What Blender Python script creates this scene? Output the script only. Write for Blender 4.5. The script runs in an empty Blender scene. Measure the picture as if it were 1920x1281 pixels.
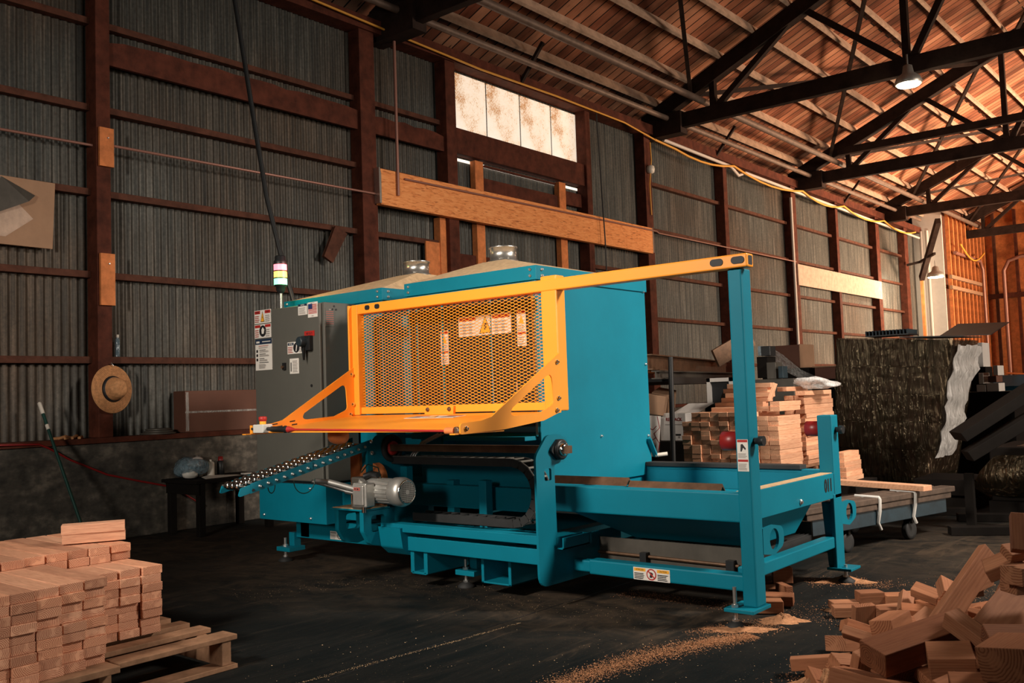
import bpy, math, random
from mathutils import Vector, Matrix, Euler
R = random.Random(7)
PI = math.pi
scn = bpy.context.scene
C = scn.collection

# ------------------------------------------------------------ camera, world, lights, exposure
cam_d = bpy.data.cameras.new('camera'); cam = bpy.data.objects.new('camera', cam_d); C.objects.link(cam)
cam_d.sensor_width = 36.0; cam_d.lens = 32.91; cam_d.clip_end = 200
yaw, pitch, roll = math.radians(39.656), math.radians(3.331), math.radians(-1.990)
fwd = Vector((-math.sin(yaw)*math.cos(pitch), math.cos(yaw)*math.cos(pitch), math.sin(pitch)))
rt = Vector((math.cos(yaw), math.sin(yaw), 0)); up = rt.cross(fwd)
r2 = rt*math.cos(roll) + up*math.sin(roll); u2 = up*math.cos(roll) - rt*math.sin(roll)
cm = Matrix((r2, u2, -fwd)).transposed().to_4x4(); cm.translation = (8.101, 0, 1.12)
cam.matrix_world = cm
scn.camera = cam

w = bpy.data.worlds.new('world'); scn.world = w; w.use_nodes = True
w.node_tree.nodes['Background'].inputs[0].default_value = (0.33, 0.62, 0.74, 1)
w.node_tree.nodes['Background'].inputs[1].default_value = 0.045
scn.view_settings.view_transform = 'Standard'; scn.view_settings.look = 'None'
scn.view_settings.gamma = 1.0; scn.view_settings.use_curve_mapping = False
scn.view_settings.exposure = 0.0

def area(name, loc, to, sx, sy, power, col, spread=PI):
    d = bpy.data.lights.new(name, 'AREA'); d.shape = 'RECTANGLE'; d.size = sx; d.size_y = sy
    d.energy = power; d.color = col; d.spread = spread
    o = bpy.data.objects.new(name, d); C.objects.link(o); o.location = loc
    o.rotation_euler = (Vector(to)-Vector(loc)).to_track_quat('-Z', 'Y').to_euler()
    return o
WARM = (1.0, 0.80, 0.60)
area('side_door_daylight', (18.5, 13.0, 2.4), (2.5, 13.5, 2.2), 5.0, 3.8, 360, (1.0, 0.82, 0.66), 1.7)
area('far_roof_uplight', (14.0, 26.0, 1.0), (3.0, 24.5, 6.2), 9.0, 2.0, 1900, (1.0, 0.66, 0.42), 1.4)  # unseen upward light, placed to brighten the far roof
area('front_key_light', (4.6, -1.6, 3.8), (4.85, 4.2, 1.5), 0.7, 0.7, 60, (1.0, 0.89, 0.77), 1.05)  # unseen area light set for the front faces; no door here
area('near_wall_fill', (7.4, -4.8, 2.6), (0.2, 3.9, 1.3), 1.0, 1.0, 34, (1.0, 0.90, 0.78), 1.0)  # added fill, out of view, to lift the dark near wall
area('high_bay_glow', (9.6, 6.4, 4.4), (4.9, 5.8, 1.0), 0.9, 0.9, 148, (1.0, 0.88, 0.76), 1.6)

# ------------------------------------------------------------ materials
class NT:
    def __init__(s, name):
        s.m = bpy.data.materials.new(name); s.m.use_nodes = True; s.t = s.m.node_tree
        s.b = s.t.nodes['Principled BSDF']
    def n(s, typ, ins=None, **kw):
        nd = s.t.nodes.new('ShaderNode'+typ)
        for k, v in kw.items(): setattr(nd, k, v)
        for k, v in (ins or {}).items():
            if isinstance(v, tuple) and len(v) == 2 and hasattr(v[0], 'outputs'): s.t.links.new(v[0].outputs[v[1]], nd.inputs[k])
            elif hasattr(v, 'outputs'): s.t.links.new(v.outputs[0], nd.inputs[k])
            else: nd.inputs[k].default_value = v
        return nd
    def ramp(s, fac, stops):
        nd = s.n('ValToRGB', {'Fac': fac}); e = nd.color_ramp.elements
        while len(e) < len(stops): e.new(0.5)
        for q, (p, c) in zip(e, stops):
            q.position = p; q.color = (c, c, c, 1) if not isinstance(c, tuple) else (*c, 1)
        return nd
    def set(s, **kw):
        for k, v in kw.items():
            i = s.b.inputs[k.replace('_', ' ')]
            if hasattr(v, 'outputs'): s.t.links.new(v.outputs[0], i)
            else: i.default_value = v
        return s
    def bump(s, h, strength=0.3, dist=0.01):
        b = s.n('Bump', {'Height': h, 'Strength': strength, 'Distance': dist}); s.t.links.new(b.outputs[0], s.b.inputs['Normal'])
    def obj(s, scale=(1, 1, 1), rnd=False):
        tc = s.n('TexCoord'); v = (tc, 'Object')
        if rnd:
            oi = s.n('ObjectInfo'); cx = s.n('Combine XYZ'.replace(' ', ''), {})
            for i, k in enumerate((3.71, 7.13, 11.37)):
                mu = s.n('Math', {0: (oi, 'Random'), 1: k}, operation='MULTIPLY'); fr = s.n('Math', {0: mu}, operation='FRACT')
                s.t.links.new(fr.outputs[0], cx.inputs[i])
            sc = s.n('VectorMath', {0: cx, 1: (3.0, 0.13, 0.13)}, operation='MULTIPLY')
            sb = s.n('VectorMath', {0: sc, 1: (0, 0.065, 0.065)}, operation='SUBTRACT')
            v = s.n('VectorMath', {0: v, 1: sb}, operation='ADD')
        return s.n('Mapping', {'Vector': v, 'Scale': scale})

def flat(name, col, rough=0.5, metal=0.0, var=0.0, scale=6.0, bump=0.0, coat=0.0, spec=0.5):
    t = NT(name)
    t.set(Roughness=rough, Metallic=metal, Coat_Weight=coat, Specular_IOR_Level=spec)
    if var or bump:
        nz = t.n('TexNoise', {'Vector': t.obj(), 'Scale': scale, 'Detail': 6.0, 'Roughness': 0.65})
        lo = tuple(c*(1-var) for c in col); hi = tuple(min(1, c*(1+var)) for c in col)
        t.set(Base_Color=t.ramp(nz, [(0.3, lo), (0.7, hi)]))
        if bump: t.bump(nz, bump, 0.006)
    else: t.set(Base_Color=(*col, 1))
    return t.m

def emit(name, col, strength):
    t = NT(name); t.set(Base_Color=(*col, 1), Emission_Color=(*col, 1), Emission_Strength=strength, Roughness=0.4); return t.m

def pine(name, light, dark, ring=0.007, tint=0.25, rough=0.7):
    """solid wood: growth rings about the board's own long axis (x), offset for each board"""
    t = NT(name); mp = t.obj((0.06, 1, 1), True)
    wv = t.n('TexWave', {'Vector': mp, 'Scale': 0.314/ring, 'Distortion': 3.6, 'Detail': 2.0, 'Detail Scale': 0.9}, wave_type='RINGS', rings_direction='X')
    nz = t.n('TexNoise', {'Vector': t.obj((3, 30, 30), True), 'Scale': 5.0, 'Detail': 4.0})
    tc = t.n('TexCoord'); sx = t.n('SeparateXYZ', {0: (tc, 'Normal')}); ab = t.n('Math', {0: sx}, operation='ABSOLUTE')
    fac = t.n('MapRange', {0: ab, 1: 0.4, 2: 0.8, 3: 0.86, 4: 0.18})
    mx = t.n('Mix', {0: fac, 2: wv, 3: nz}, data_type='FLOAT')
    rp = t.ramp(mx, [(0.12, dark), (0.42, tuple((a+2*b)/3 for a, b in zip(dark, light))), (0.70, light)])
    pn = t.n('TexNoise', {'Vector': t.obj((2, 14, 14), True), 'Scale': 1.6, 'Detail': 2.0}); pr = t.ramp(pn, [(0.56, 0.0), (0.66, 0.75)])
    sap = t.n('Mix', {0: pr, 6: rp, 7: (*[min(1, c*1.12) for c in light], 1)}, data_type='RGBA'); rp = (sap, 2)
    oi = t.n('ObjectInfo'); fr = t.n('Math', {0: (oi, 'Random'), 1: 5.37}, operation='MULTIPLY'); fr = t.n('Math', {0: fr}, operation='FRACT')
    tr = t.ramp(fr, [(0.0, (1-tint, 1-tint*1.25, 1-tint*1.4)), (0.5, (1, 0.97, 0.93)), (1.0, (1.0, 1-tint*0.4, 1-tint*0.7))])
    m2 = t.n('Mix', {0: 1.0, 6: rp, 7: tr}, data_type='RGBA', blend_type='MULTIPLY')
    t.t.links.new(m2.outputs[2], t.b.inputs['Base Color']); t.set(Roughness=rough, Specular_IOR_Level=0.25)
    t.bump(wv, 0.15, 0.002)
    return t.m

M = {}
M['teal'] = flat('teal_paint', (0.001, 0.172, 0.250), 0.5, 0, 0.10, 2.0, 0, 0.0, 0.22)
M['shadowed'] = flat('shaded_door_panel', (0.003, 0.016, 0.020), 0.35)  # near-black colour stands in for shade on the hood front behind the mesh
M['yellow'] = flat('orange_yellow_paint', (1.0, 0.355, 0.028), 0.42, 0, 0.03, 4.0, 0, 0.0)
M['cab'] = flat('grey_cabinet_paint', (0.098, 0.096, 0.082), 0.5, 0, 0.05, 5.0)
M['steel'] = flat('dull_steel', (0.42, 0.41, 0.39), 0.38, 0.85, 0.12, 8.0)
M['chrome'] = flat('bright_plated_steel', (0.80, 0.78, 0.74), 0.16, 1.0)
M['zinc'] = flat('zinc_bolt', (0.72, 0.72, 0.70), 0.3, 0.9)
M['duct'] = flat('galvanised_duct', (0.62, 0.60, 0.56), 0.3, 0.9, 0.15, 12.0)
M['alu'] = flat('cast_aluminium', (0.50, 0.49, 0.46), 0.42, 0.7, 0.12, 20.0)
M['greysteel'] = flat('grey_brown_steel', (0.085, 0.075, 0.062), 0.5, 0.3, 0.25, 5.0)
M['rust'] = flat('oiled_bar_steel', (0.15, 0.085, 0.05), 0.45, 0.5, 0.35, 14.0)
M['black'] = flat('black_plastic', (0.012, 0.013, 0.014), 0.45)
M['rubber'] = flat('black_rubber', (0.016, 0.016, 0.016), 0.7, 0, 0.3, 10.0)
M['edge'] = flat('worn_chain_edge', (0.16, 0.15, 0.13), 0.5, 0.2)
M['ink'] = flat('black_ink', (0.01, 0.01, 0.012), 0.6)
M['paper'] = flat('label_white', (0.74, 0.70, 0.64), 0.55)
M['red'] = flat('label_red', (0.42, 0.02, 0.015), 0.5)
M['redplas'] = flat('red_plastic', (0.24, 0.012, 0.012), 0.4)
M['orange'] = flat('label_orange', (0.90, 0.42, 0.03), 0.5)
M['navy'] = flat('label_navy', (0.012, 0.028, 0.06), 0.5)
M['bluelab'] = flat('flag_blue', (0.015, 0.035, 0.13), 0.5)
M['greyink'] = flat('faint_print', (0.30, 0.27, 0.25), 0.6)
M['redink'] = flat('faint_red_print', (0.40, 0.10, 0.08), 0.6)
M['estopw'] = flat('switch_white', (0.62, 0.62, 0.58), 0.4)
M['foam'] = flat('orange_foam', (0.80, 0.22, 0.06), 0.6)
M['darkwood'] = flat('dark_red_timber', (0.090, 0.024, 0.013), 0.75, 0, 0.45, 7.0, 0.3, spec=0.2)
M['girtwood'] = flat('brown_red_timber', (0.088, 0.032, 0.019), 0.75, 0, 0.4, 8.0, 0.3, spec=0.2)
M['trusswood'] = flat('black_brown_timber', (0.030, 0.017, 0.013), 0.75, 0, 0.45, 5.0, 0.3, spec=0.2)
M['orangewood'] = flat('fresh_red_timber', (0.66, 0.215, 0.07), 0.7, 0, 0.28, 9.0, 0.2, spec=0.25)
M['osb'] = None
M['pipe'] = flat('brown_pipe', (0.20, 0.14, 0.11), 0.5, 0.3, 0.25, 8.0)
M['conduit'] = flat('pinkish_conduit', (0.36, 0.17, 0.13), 0.4, 0.3)
M['whitepipe'] = flat('white_conduit', (0.62, 0.55, 0.50), 0.45)
M['cableyel'] = flat('yellow_cable', (0.75, 0.35, 0.05), 0.5)
M['dark'] = flat('dark_painted_wood', (0.0075, 0.0055, 0.0042), 0.8, 0, 0.3, 8.0, spec=0.15)
M['card'] = flat('brown_cardboard', (0.36, 0.21, 0.125), 0.8, 0, 0.08, 7.0)
M['carddark'] = flat('dark_red_cardboard', (0.12, 0.045, 0.026), 0.75, 0, 0.10, 7.0)
M['boxwhite'] = flat('white_carton', (0.66, 0.62, 0.58), 0.7, 0, 0.06, 7.0)
M['concrete'] = None
M['straw'] = flat('woven_straw', (0.50, 0.235, 0.095), 0.8, 0, 0.3, 40.0, 0.6)
M['knob'] = flat('blue_black_knob', (0.018, 0.030, 0.038), 0.45)
M['green'] = flat('dark_green_handle', (0.006, 0.045, 0.035), 0.4)
M['whiteplas'] = flat('white_plastic', (0.72, 0.66, 0.58), 0.4)
M['bluebin'] = flat('blue_bin_plastic', (0.01, 0.085, 0.14), 0.45)
M['sawdust'] = flat('pine_sawdust', (0.52, 0.255, 0.13), 0.9, 0, 0.35, 60.0, 0.8, spec=0.1)
M['dust'] = flat('sawdust_coat', (0.52, 0.36, 0.21), 0.9, 0, 0.22, 25.0, 0.5, spec=0.1)
M['cartblue'] = flat('faded_blue_cart_paint', (0.012, 0.030, 0.042), 0.6, 0, 0.4, 9.0)
M['greywood'] = flat('weathered_grey_timber', (0.085, 0.055, 0.038), 0.8, 0, 0.45, 12.0, 0.4)
M['strap'] = flat('white_strap', (0.60, 0.58, 0.54), 0.5)
M['pine'] = pine('sawn_pine', (0.80, 0.45, 0.295), (0.40, 0.15, 0.09), 0.0058, 0.30)
M['pine_old'] = pine('weathered_offcut_pine', (0.42, 0.195, 0.105), (0.24, 0.09, 0.045), 0.009, 0.45)
M['pine_red'] = pine('orange_stacked_pine', (0.90, 0.53, 0.335), (0.56, 0.235, 0.13), 0.009, 0.25)
M['palletwood'] = flat('pallet_timber', (0.30, 0.165, 0.095), 0.8, 0, 0.40, 10.0, 0.4, spec=0.2)
M['purlin'] = flat('pale_dusty_timber', (0.46, 0.32, 0.235), 0.85, 0, 0.3, 6.0, 0.2, spec=0.2)
M['paleboard'] = flat('pale_plywood', (0.66, 0.47, 0.335), 0.7, 0, 0.08, 5.0)
M['patch'] = flat('rubbed_patch', (0.52, 0.37, 0.28), 0.8, 0, 0.2, 9.0)
M['lampglow'] = emit('lamp_glow', (1.0, 0.86, 0.62), 14)
M['glow_red'] = emit('red_beacon_glow', (1.0, 0.16, 0.20), 3.0)
M['glow_amber'] = emit('amber_beacon_glow', (1.0, 0.42, 0.08), 3.2)
M['glow_green'] = emit('green_beacon_glow', (0.25, 1.0, 0.50), 2.2)
M['daylight'] = emit('daylight_gap', (1.0, 0.86, 0.72), 1.1)

def osb():
    t = NT('oriented_strand_header')
    mp = t.obj((14, 13, 75))
    v = t.n('TexVoronoi', {'Vector': mp, 'Scale': 1.0, 'Randomness': 1.0})
    nz = t.n('TexNoise', {'Vector': t.obj((9, 8, 60)), 'Scale': 1.6, 'Detail': 5.0, 'Roughness': 0.7})
    mx = t.n('Mix', {0: 0.6, 2: (v, 'Color'), 3: nz}, data_type='FLOAT')
    t.set(Base_Color=t.ramp(mx, [(0.25, (0.30, 0.085, 0.03)), (0.40, (0.85, 0.30, 0.095)), (0.75, (1.0, 0.43, 0.16))]), Roughness=0.75, Specular_IOR_Level=0.25)
    return t.m
M['osb'] = osb()

def corrugated():
    t = NT('old_corrugated_sheet')
    st = t.n('TexNoise', {'Vector': t.obj((1, 9, 0.45)), 'Scale': 1.6, 'Detail': 6.0, 'Roughness': 0.7})
    sp = t.n('TexNoise', {'Vector': t.obj((1, 1, 1)), 'Scale': 30.0, 'Detail': 8.0, 'Roughness': 0.8})
    big = t.n('TexNoise', {'Vector': t.obj((1, 0.5, 0.5)), 'Scale': 1.0, 'Detail': 3.0})
    a = t.ramp(st, [(0.28, (0.032, 0.034, 0.032)), (0.50, (0.078, 0.078, 0.069)), (0.75, (0.195, 0.185, 0.162))])
    b = t.ramp(sp, [(0.35, 0.55), (0.68, 1.15)])
    m = t.n('Mix', {0: 1.0, 6: a, 7: b}, data_type='RGBA', blend_type='MULTIPLY')
    r = t.ramp(big, [(0.45, (1.0, 1.0, 1.0)), (0.72, (1.05, 0.74, 0.56))])
    m2 = t.n('Mix', {0: 1.0, 6: (m, 2), 7: r}, data_type='RGBA', blend_type='MULTIPLY')
    t.t.links.new(m2.outputs[2], t.b.inputs['Base Color']); t.set(Roughness=0.55, Metallic=0.35)
    return t.m
M['corr'] = corrugated()

def concrete():
    t = NT('stained_concrete')
    a = t.n('TexNoise', {'Vector': t.obj((1, 1, 2.2)), 'Scale': 2.5, 'Detail': 9.0, 'Roughness': 0.72})
    v = t.n('TexNoise', {'Vector': t.obj(), 'Scale': 14.0, 'Detail': 6.0})
    m = t.n('Mix', {0: 0.35, 2: a, 3: v}, data_type='FLOAT')
    t.set(Base_Color=t.ramp(m, [(0.36, (0.020, 0.018, 0.015)), (0.52, (0.070, 0.060, 0.048)), (0.72, (0.24, 0.20, 0.155))]), Roughness=0.85)
    t.bump(m, 0.5, 0.02); return t.m
M['concrete'] = concrete()

def floor_mat():
    t = NT('dark_dusty_floor')
    a = t.n('TexNoise', {'Vector': t.obj((1.0, 0.55, 1)), 'Scale': 1.1, 'Detail': 8.0, 'Roughness': 0.66, 'Distortion': 0.6})
    st = t.n('TexNoise', {'Vector': t.obj((6.0, 0.8, 1)), 'Scale': 1.8, 'Detail': 7.0, 'Roughness': 0.75, 'Distortion': 0.9})
    fl = t.n('TexNoise', {'Vector': t.obj(), 'Scale': 160.0, 'Detail': 2.0})
    mx = t.n('Mix', {0: 0.5, 2: a, 3: st}, data_type='FLOAT')
    base = t.ramp(mx, [(0.42, (0.0040, 0.0062, 0.0066)), (0.53, (0.010, 0.0105, 0.0095)), (0.64, (0.075, 0.052, 0.034))])
    tc = t.n('TexCoord'); dn = t.n('TexNoise', {'Vector': t.obj((1.4, 2.2, 1)), 'Scale': 2.2, 'Detail': 9.0, 'Roughness': 0.75, 'Distortion': 1.2})
    tot = None
    for cx, cy, sx, sy in ((-7.7, -8.0, 1.9, 1.25), (-5.5, -7.9, 1.3, 0.9), (-9.8, -8.0, 1.6, 1.3), (-4.0, -5.2, 1.4, 1.8)):
        mp = t.n('Mapping', {'Vector': (tc, 'Object'), 'Location': (-cx/sx, -cy/sy, 0), 'Scale': (1/sx, 1/sy, 0)})
        ln = t.n('VectorMath', {0: mp}, operation='LENGTH'); mr = t.n('MapRange', {0: (ln, 'Value'), 1: 1.0, 2: 0.15, 3: 0.0, 4: 1.0})
        tot = mr if tot is None else t.n('Math', {0: tot, 1: mr}, operation='MAXIMUM')
    dm = t.n('Math', {0: tot, 1: t.ramp(dn, [(0.38, 0.06), (0.66, 1.0)])}, operation='MULTIPLY')
    base = t.n('Mix', {0: dm, 6: base, 7: (0.082, 0.056, 0.036, 1)}, data_type='RGBA'); base = (base, 2)
    sp = t.ramp(fl, [(0.70, 0.0), (0.76, 1.0)])
    m2 = t.n('Mix', {0: sp, 6: base, 7: (0.15, 0.11, 0.075, 1)}, data_type='RGBA')
    t.t.links.new(m2.outputs[2], t.b.inputs['Base Color'])
    t.set(Roughness=t.ramp(mx, [(0.4, 0.7), (0.65, 0.95)]), Specular_IOR_Level=0.18)
    t.bump(st, 0.25, 0.006); return t.m
M['floor'] = floor_mat()

def planks():
    t = NT('roof_deck_planks')
    rot = t.n('Mapping', {'Vector': t.obj(), 'Rotation': (0, 0, 0)})
    br = t.n('TexBrick', {'Vector': rot, 'Scale': 1.0, 'Mortar Size': 0.011, 'Mortar Smooth': 0.1, 'Bias': 0.0, 'Brick Width': 4.6, 'Row Height': 0.185,
                          'Color1': (0, 0, 0, 1), 'Color2': (1, 1, 1, 1), 'Mortar': (0.5, 0.5, 0.5, 1)}, offset=0.37)
    nz = t.n('TexNoise', {'Vector': t.obj((0.9, 9, 1)), 'Scale': 2.0, 'Detail': 6.0, 'Roughness': 0.65})
    mx = t.n('Mix', {0: 0.45, 2: (br, 0), 3: nz}, data_type='FLOAT')
    c = t.ramp(mx, [(0.15, (0.17, 0.050, 0.028)), (0.45, (0.38, 0.140, 0.075)), (0.75, (0.58, 0.27, 0.155))])
    big = t.n('TexNoise', {'Vector': t.obj((0.7, 1.6, 1)), 'Scale': 1.0, 'Detail': 4.0}); bl = t.ramp(big, [(0.38, 0.35), (0.6, 1.0)])
    c = t.n('Mix', {0: 1.0, 6: c, 7: bl}, data_type='RGBA', blend_type='MULTIPLY'); c = (c, 2)
    kn = t.n('TexVoronoi', {'Vector': t.obj((1.6, 5.5, 1)), 'Scale': 1.0})
    kr = t.ramp((kn, 'Distance'), [(0.05, 0.25), (0.10, 1.0)])
    m1 = t.n('Mix', {0: 1.0, 6: c, 7: kr}, data_type='RGBA', blend_type='MULTIPLY')
    m2 = t.n('Mix', {0: (br, 'Fac'), 6: (m1, 2), 7: (0.012, 0.008, 0.006, 1)}, data_type='RGBA')
    t.t.links.new(m2.outputs[2], t.b.inputs['Base Color']); t.set(Roughness=0.75, Specular_IOR_Level=0.2)
    return t.m
M['planks'] = planks()

def fibreglass():
    t = NT('dirty_translucent_panel')
    a = t.n('TexNoise', {'Vector': t.obj((1, 1.1, 1.0)), 'Scale': 1.5, 'Detail': 7.0, 'Roughness': 0.6})
    f = t.n('TexNoise', {'Vector': t.obj(), 'Scale': 45.0, 'Detail': 3.0})
    wv = t.n('TexWave', {'Vector': t.obj(), 'Scale': 16.0, 'Distortion': 0.0}, wave_type='BANDS', bands_direction='DIAGONAL')
    m = t.n('Mix', {0: 0.22, 2: a, 3: f}, data_type='FLOAT'); m = t.n('Mix', {0: 0.05, 2: m, 3: wv}, data_type='FLOAT')
    c = t.ramp(m, [(0.32, (0.20, 0.065, 0.018)), (0.40, (0.60, 0.30, 0.13)), (0.47, (0.95, 0.78, 0.60)), (0.6, (1.0, 0.90, 0.78))])
    t.set(Base_Color=c, Emission_Color=c, Emission_Strength=0.64, Roughness=0.6); return t.m
M['fibre'] = fibreglass()

def film(name, col, alpha, rough=0.18, bs=0.8, metal=0.0):
    t = NT(name)
    nz = t.n('TexNoise', {'Vector': t.obj((9, 9, 1.2)), 'Scale': 3.0, 'Detail': 5.0, 'Distortion': 1.0})
    t.set(Base_Color=(*col, 1), Metallic=metal, Roughness=rough, Alpha=t.ramp(nz, [(0.3, alpha*0.45), (0.7, min(1, alpha*1.4))]), Specular_IOR_Level=0.8)
    t.bump(nz, bs, 0.03); return t.m
M['film'] = film('clear_stretch_film', (0.72, 0.70, 0.66), 0.36)
M['filmwhite'] = film('white_crumpled_film', (0.90, 0.89, 0.87), 1.0, 0.3)
M['wrapfilm'] = film('dark_gold_stretch_wrap', (0.075, 0.055, 0.030), 1.3, 0.22, 1.4, 0.8)
M['bag'] = film('blue_clear_bag', (0.22, 0.33, 0.40), 0.65, 0.15)

# ------------------------------------------------------------ mesh builder
ORG = {}
class MB:
    """collects shapes (world coordinates) and links them as one mesh object"""
    def __init__(s): s.v = []; s.f = []; s.mi = []; s.mats = []; s.sm = []
    def m(s, key):
        mt = M[key]
        if mt not in s.mats: s.mats.append(mt)
        return s.mats.index(mt)
    def add(s, vs, fs, key, smooth=False):
        k = len(s.v); mi = s.m(key); s.v += [Vector(x) for x in vs]
        for f in fs: s.f.append([i+k for i in f]); s.mi.append(mi); s.sm.append(smooth)
        return s
    def box(s, x0, x1, y0, y1, z0, z1, key):
        return s.hexa([(x0,y0,z0),(x1,y0,z0),(x1,y1,z0),(x0,y1,z0),(x0,y0,z1),(x1,y0,z1),(x1,y1,z1),(x0,y1,z1)], key)
    def hexa(s, p, key):
        return s.add(p, [(3,2,1,0),(4,5,6,7),(0,1,5,4),(1,2,6,5),(2,3,7,6),(3,0,4,7)], key)
    def obox(s, c, size, rot, key):
        """box about c, size along its own axes, rot = Euler tuple or Matrix"""
        mt = rot if isinstance(rot, Matrix) else Euler(rot).to_matrix()
        a, b, d = (x/2 for x in size)
        return s.hexa([Vector(c)+mt @ Vector(q) for q in ((-a,-b,-d),(a,-b,-d),(a,b,-d),(-a,b,-d),(-a,-b,d),(a,-b,d),(a,b,d),(-a,b,d))], key)
    def bar(s, p0, p1, w, h, key, upv=(0,0,1)):
        """rectangular bar from p0 to p1; w across, h along up"""
        p0, p1 = Vector(p0), Vector(p1); d = (p1-p0); L = d.length; d.normalize()
        sd = d.cross(Vector(upv)); 
        if sd.length < 1e-5: sd = d.cross(Vector((1,0,0)))
        sd.normalize(); u = sd.cross(d)
        q = []
        for p in (p0, p1):
            for a, b in ((-1,-1),(1,-1),(1,1),(-1,1)): q.append(p + sd*(a*w/2) + u*(b*h/2))
        return s.add(q, [(0,1,2,3),(7,6,5,4),(0,4,5,1),(1,5,6,2),(2,6,7,3),(3,7,4,0)], key)
    def tube(s, pts, r, key, n=10, caps=True):
        pts = [Vector(p) for p in pts]; rs = r if isinstance(r, (list, tuple)) else [r]*len(pts)
        vs = []; fs = []; prev = None
        for i, p in enumerate(pts):
            d = (pts[min(i+1, len(pts)-1)]-pts[max(i-1, 0)]).normalized()
            a = prev - d*prev.dot(d) if prev is not None else d.orthogonal()
            if a.length < 1e-6: a = d.orthogonal()
            a.normalize(); prev = a; b = d.cross(a)
            for k in range(n):
                t = 2*PI*k/n; vs.append(p + (a*math.cos(t)+b*math.sin(t))*rs[i])
        for i in range(len(pts)-1):
            for k in range(n): fs.append((i*n+k, i*n+(k+1) % n, (i+1)*n+(k+1) % n, (i+1)*n+k))
        s.add(vs, fs, key, True)
        if caps:
            s.add(vs[:n], [tuple(range(n))[::-1]], key); s.add(vs[-n:], [tuple(range(n))], key)
        return s
    def lathe(s, c, axis, prof, key, n=20, smooth=True):
        """prof = (distance along axis, radius)"""
        c = Vector(c); ax = Vector(axis).normalized(); a = ax.orthogonal().normalized(); b = ax.cross(a); vs = []; fs = []
        for h, r in prof:
            for k in range(n):
                t = 2*PI*k/n; vs.append(c + ax*h + (a*math.cos(t)+b*math.sin(t))*max(r, 1e-4))
        for i in range(len(prof)-1):
            for k in range(n): fs.append((i*n+k, i*n+(k+1) % n, (i+1)*n+(k+1) % n, (i+1)*n+k))
        s.add(vs, fs, key, smooth)
        s.add(vs[:n], [tuple(range(n))[::-1]], key); s.add(vs[-n:], [tuple(range(n))], key)
        return s
    def prism(s, poly, axis, t0, t1, key, holes=()):
        """polygon in the other two axes (yz, xz or xy), extruded from t0 to t1; holes cut through"""
        def P(q, t):
            return {'x': (t, q[0], q[1]), 'y': (q[0], t, q[1]), 'z': (q[0], q[1], t)}[axis]
        from mathutils.geometry import tessellate_polygon
        loops = [list(poly)] + [list(h) for h in holes]
        flatp = [q for l in loops for q in l]
        tri = tessellate_polygon([[Vector((q[0], q[1], 0)) for q in l] for l in loops])
        n = len(flatp); vs = [P(q, t0) for q in flatp] + [P(q, t1) for q in flatp]
        fs = [tuple(t) for t in tri] + [tuple(i+n for i in t)[::-1] for t in tri]
        k = 0
        for l in loops:
            m = len(l)
            for i in range(m): fs.append((k+i, k+(i+1) % m, n+k+(i+1) % m, n+k+i))
            k += m
        return s.add(vs, fs, key)
    def text(s, body, o, u, v, size, key, align='CENTER', off=0.0012, wide=1.0, bold=0.0):
        cu = bpy.data.curves.new('t', 'FONT'); cu.body = body; cu.size = size; cu.align_x = align; cu.align_y = 'CENTER'; cu.offset = bold
        ob = bpy.data.objects.new('t', cu); C.objects.link(ob)
        dg = bpy.context.evaluated_depsgraph_get(); me = bpy.data.meshes.new_from_object(ob.evaluated_get(dg))
        u = Vector(u).normalized(); v = Vector(v).normalized(); nn = u.cross(v)
        s.add([Vector(o)+u*(q.co.x*wide)+v*q.co.y+nn*off for q in me.vertices], [tuple(p.vertices) for p in me.polygons], key)
        bpy.data.objects.remove(ob); bpy.data.curves.remove(cu); bpy.data.meshes.remove(me)
        return s
    def build(s, name, parent=None, bevel=0.0, origin=None, seg=2):
        lo = Vector([min(q[i] for q in s.v) for i in range(3)]); hi = Vector([max(q[i] for q in s.v) for i in range(3)])
        c = Vector(origin) if origin is not None else Vector(((lo.x+hi.x)/2, (lo.y+hi.y)/2, lo.z))
        me = bpy.data.meshes.new(name); me.from_pydata([q-c for q in s.v], [], s.f)
        for mt in s.mats: me.materials.append(mt)
        me.polygons.foreach_set('material_index', s.mi); me.polygons.foreach_set('use_smooth', s.sm)
        me.update()
        o = bpy.data.objects.new(name, me); C.objects.link(o); ORG[o.name] = c
        if parent is not None: o.parent = parent; o.location = c-ORG[parent.name]
        else: o.location = c
        if bevel:
            b = o.modifiers.new('edge', 'BEVEL'); b.width = bevel; b.segments = seg; b.limit_method = 'ANGLE'; b.angle_limit = 0.7
        return o
def tag(o, label=None, cat=None, group=None, kind=None):
    for k, v in (('label', label), ('category', cat), ('group', group), ('kind', kind)):
        if v: o[k] = v
    return o
def empty(name, loc, label, cat, group=None, kind=None):
    o = bpy.data.objects.new(name, None); C.objects.link(o); o.location = loc; o.empty_display_size = 0.1
    ORG[o.name] = Vector(loc); return tag(o, label, cat, group, kind)
def struct(o, label=None): 
    o['kind'] = 'structure'
    if label: o['label'] = label
    return o
def copy_of(o, loc, rot=None):
    c = o.copy(); C.objects.link(c); c.location = loc; ORG[c.name] = Vector(loc)
    if rot is not None: c.rotation_euler = rot
    return c
ORD = 'first second third fourth fifth sixth seventh eighth ninth tenth eleventh twelfth thirteenth fourteenth fifteenth sixteenth seventeenth eighteenth nineteenth twentieth'.split()
def nth(i): return ORD[i] if i < len(ORD) else 'number %d' % (i+1)
def rrect(x0, x1, y0, y1, r, n=4):
    q = []
    for cx, cy, a in ((x1-r, y0+r, -PI/2), (x1-r, y1-r, 0), (x0+r, y1-r, PI/2), (x0+r, y0+r, PI)):
        for k in range(n+1): t = a+PI/2*k/n; q.append((cx+r*math.cos(t), cy+r*math.sin(t)))
    return q
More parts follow.
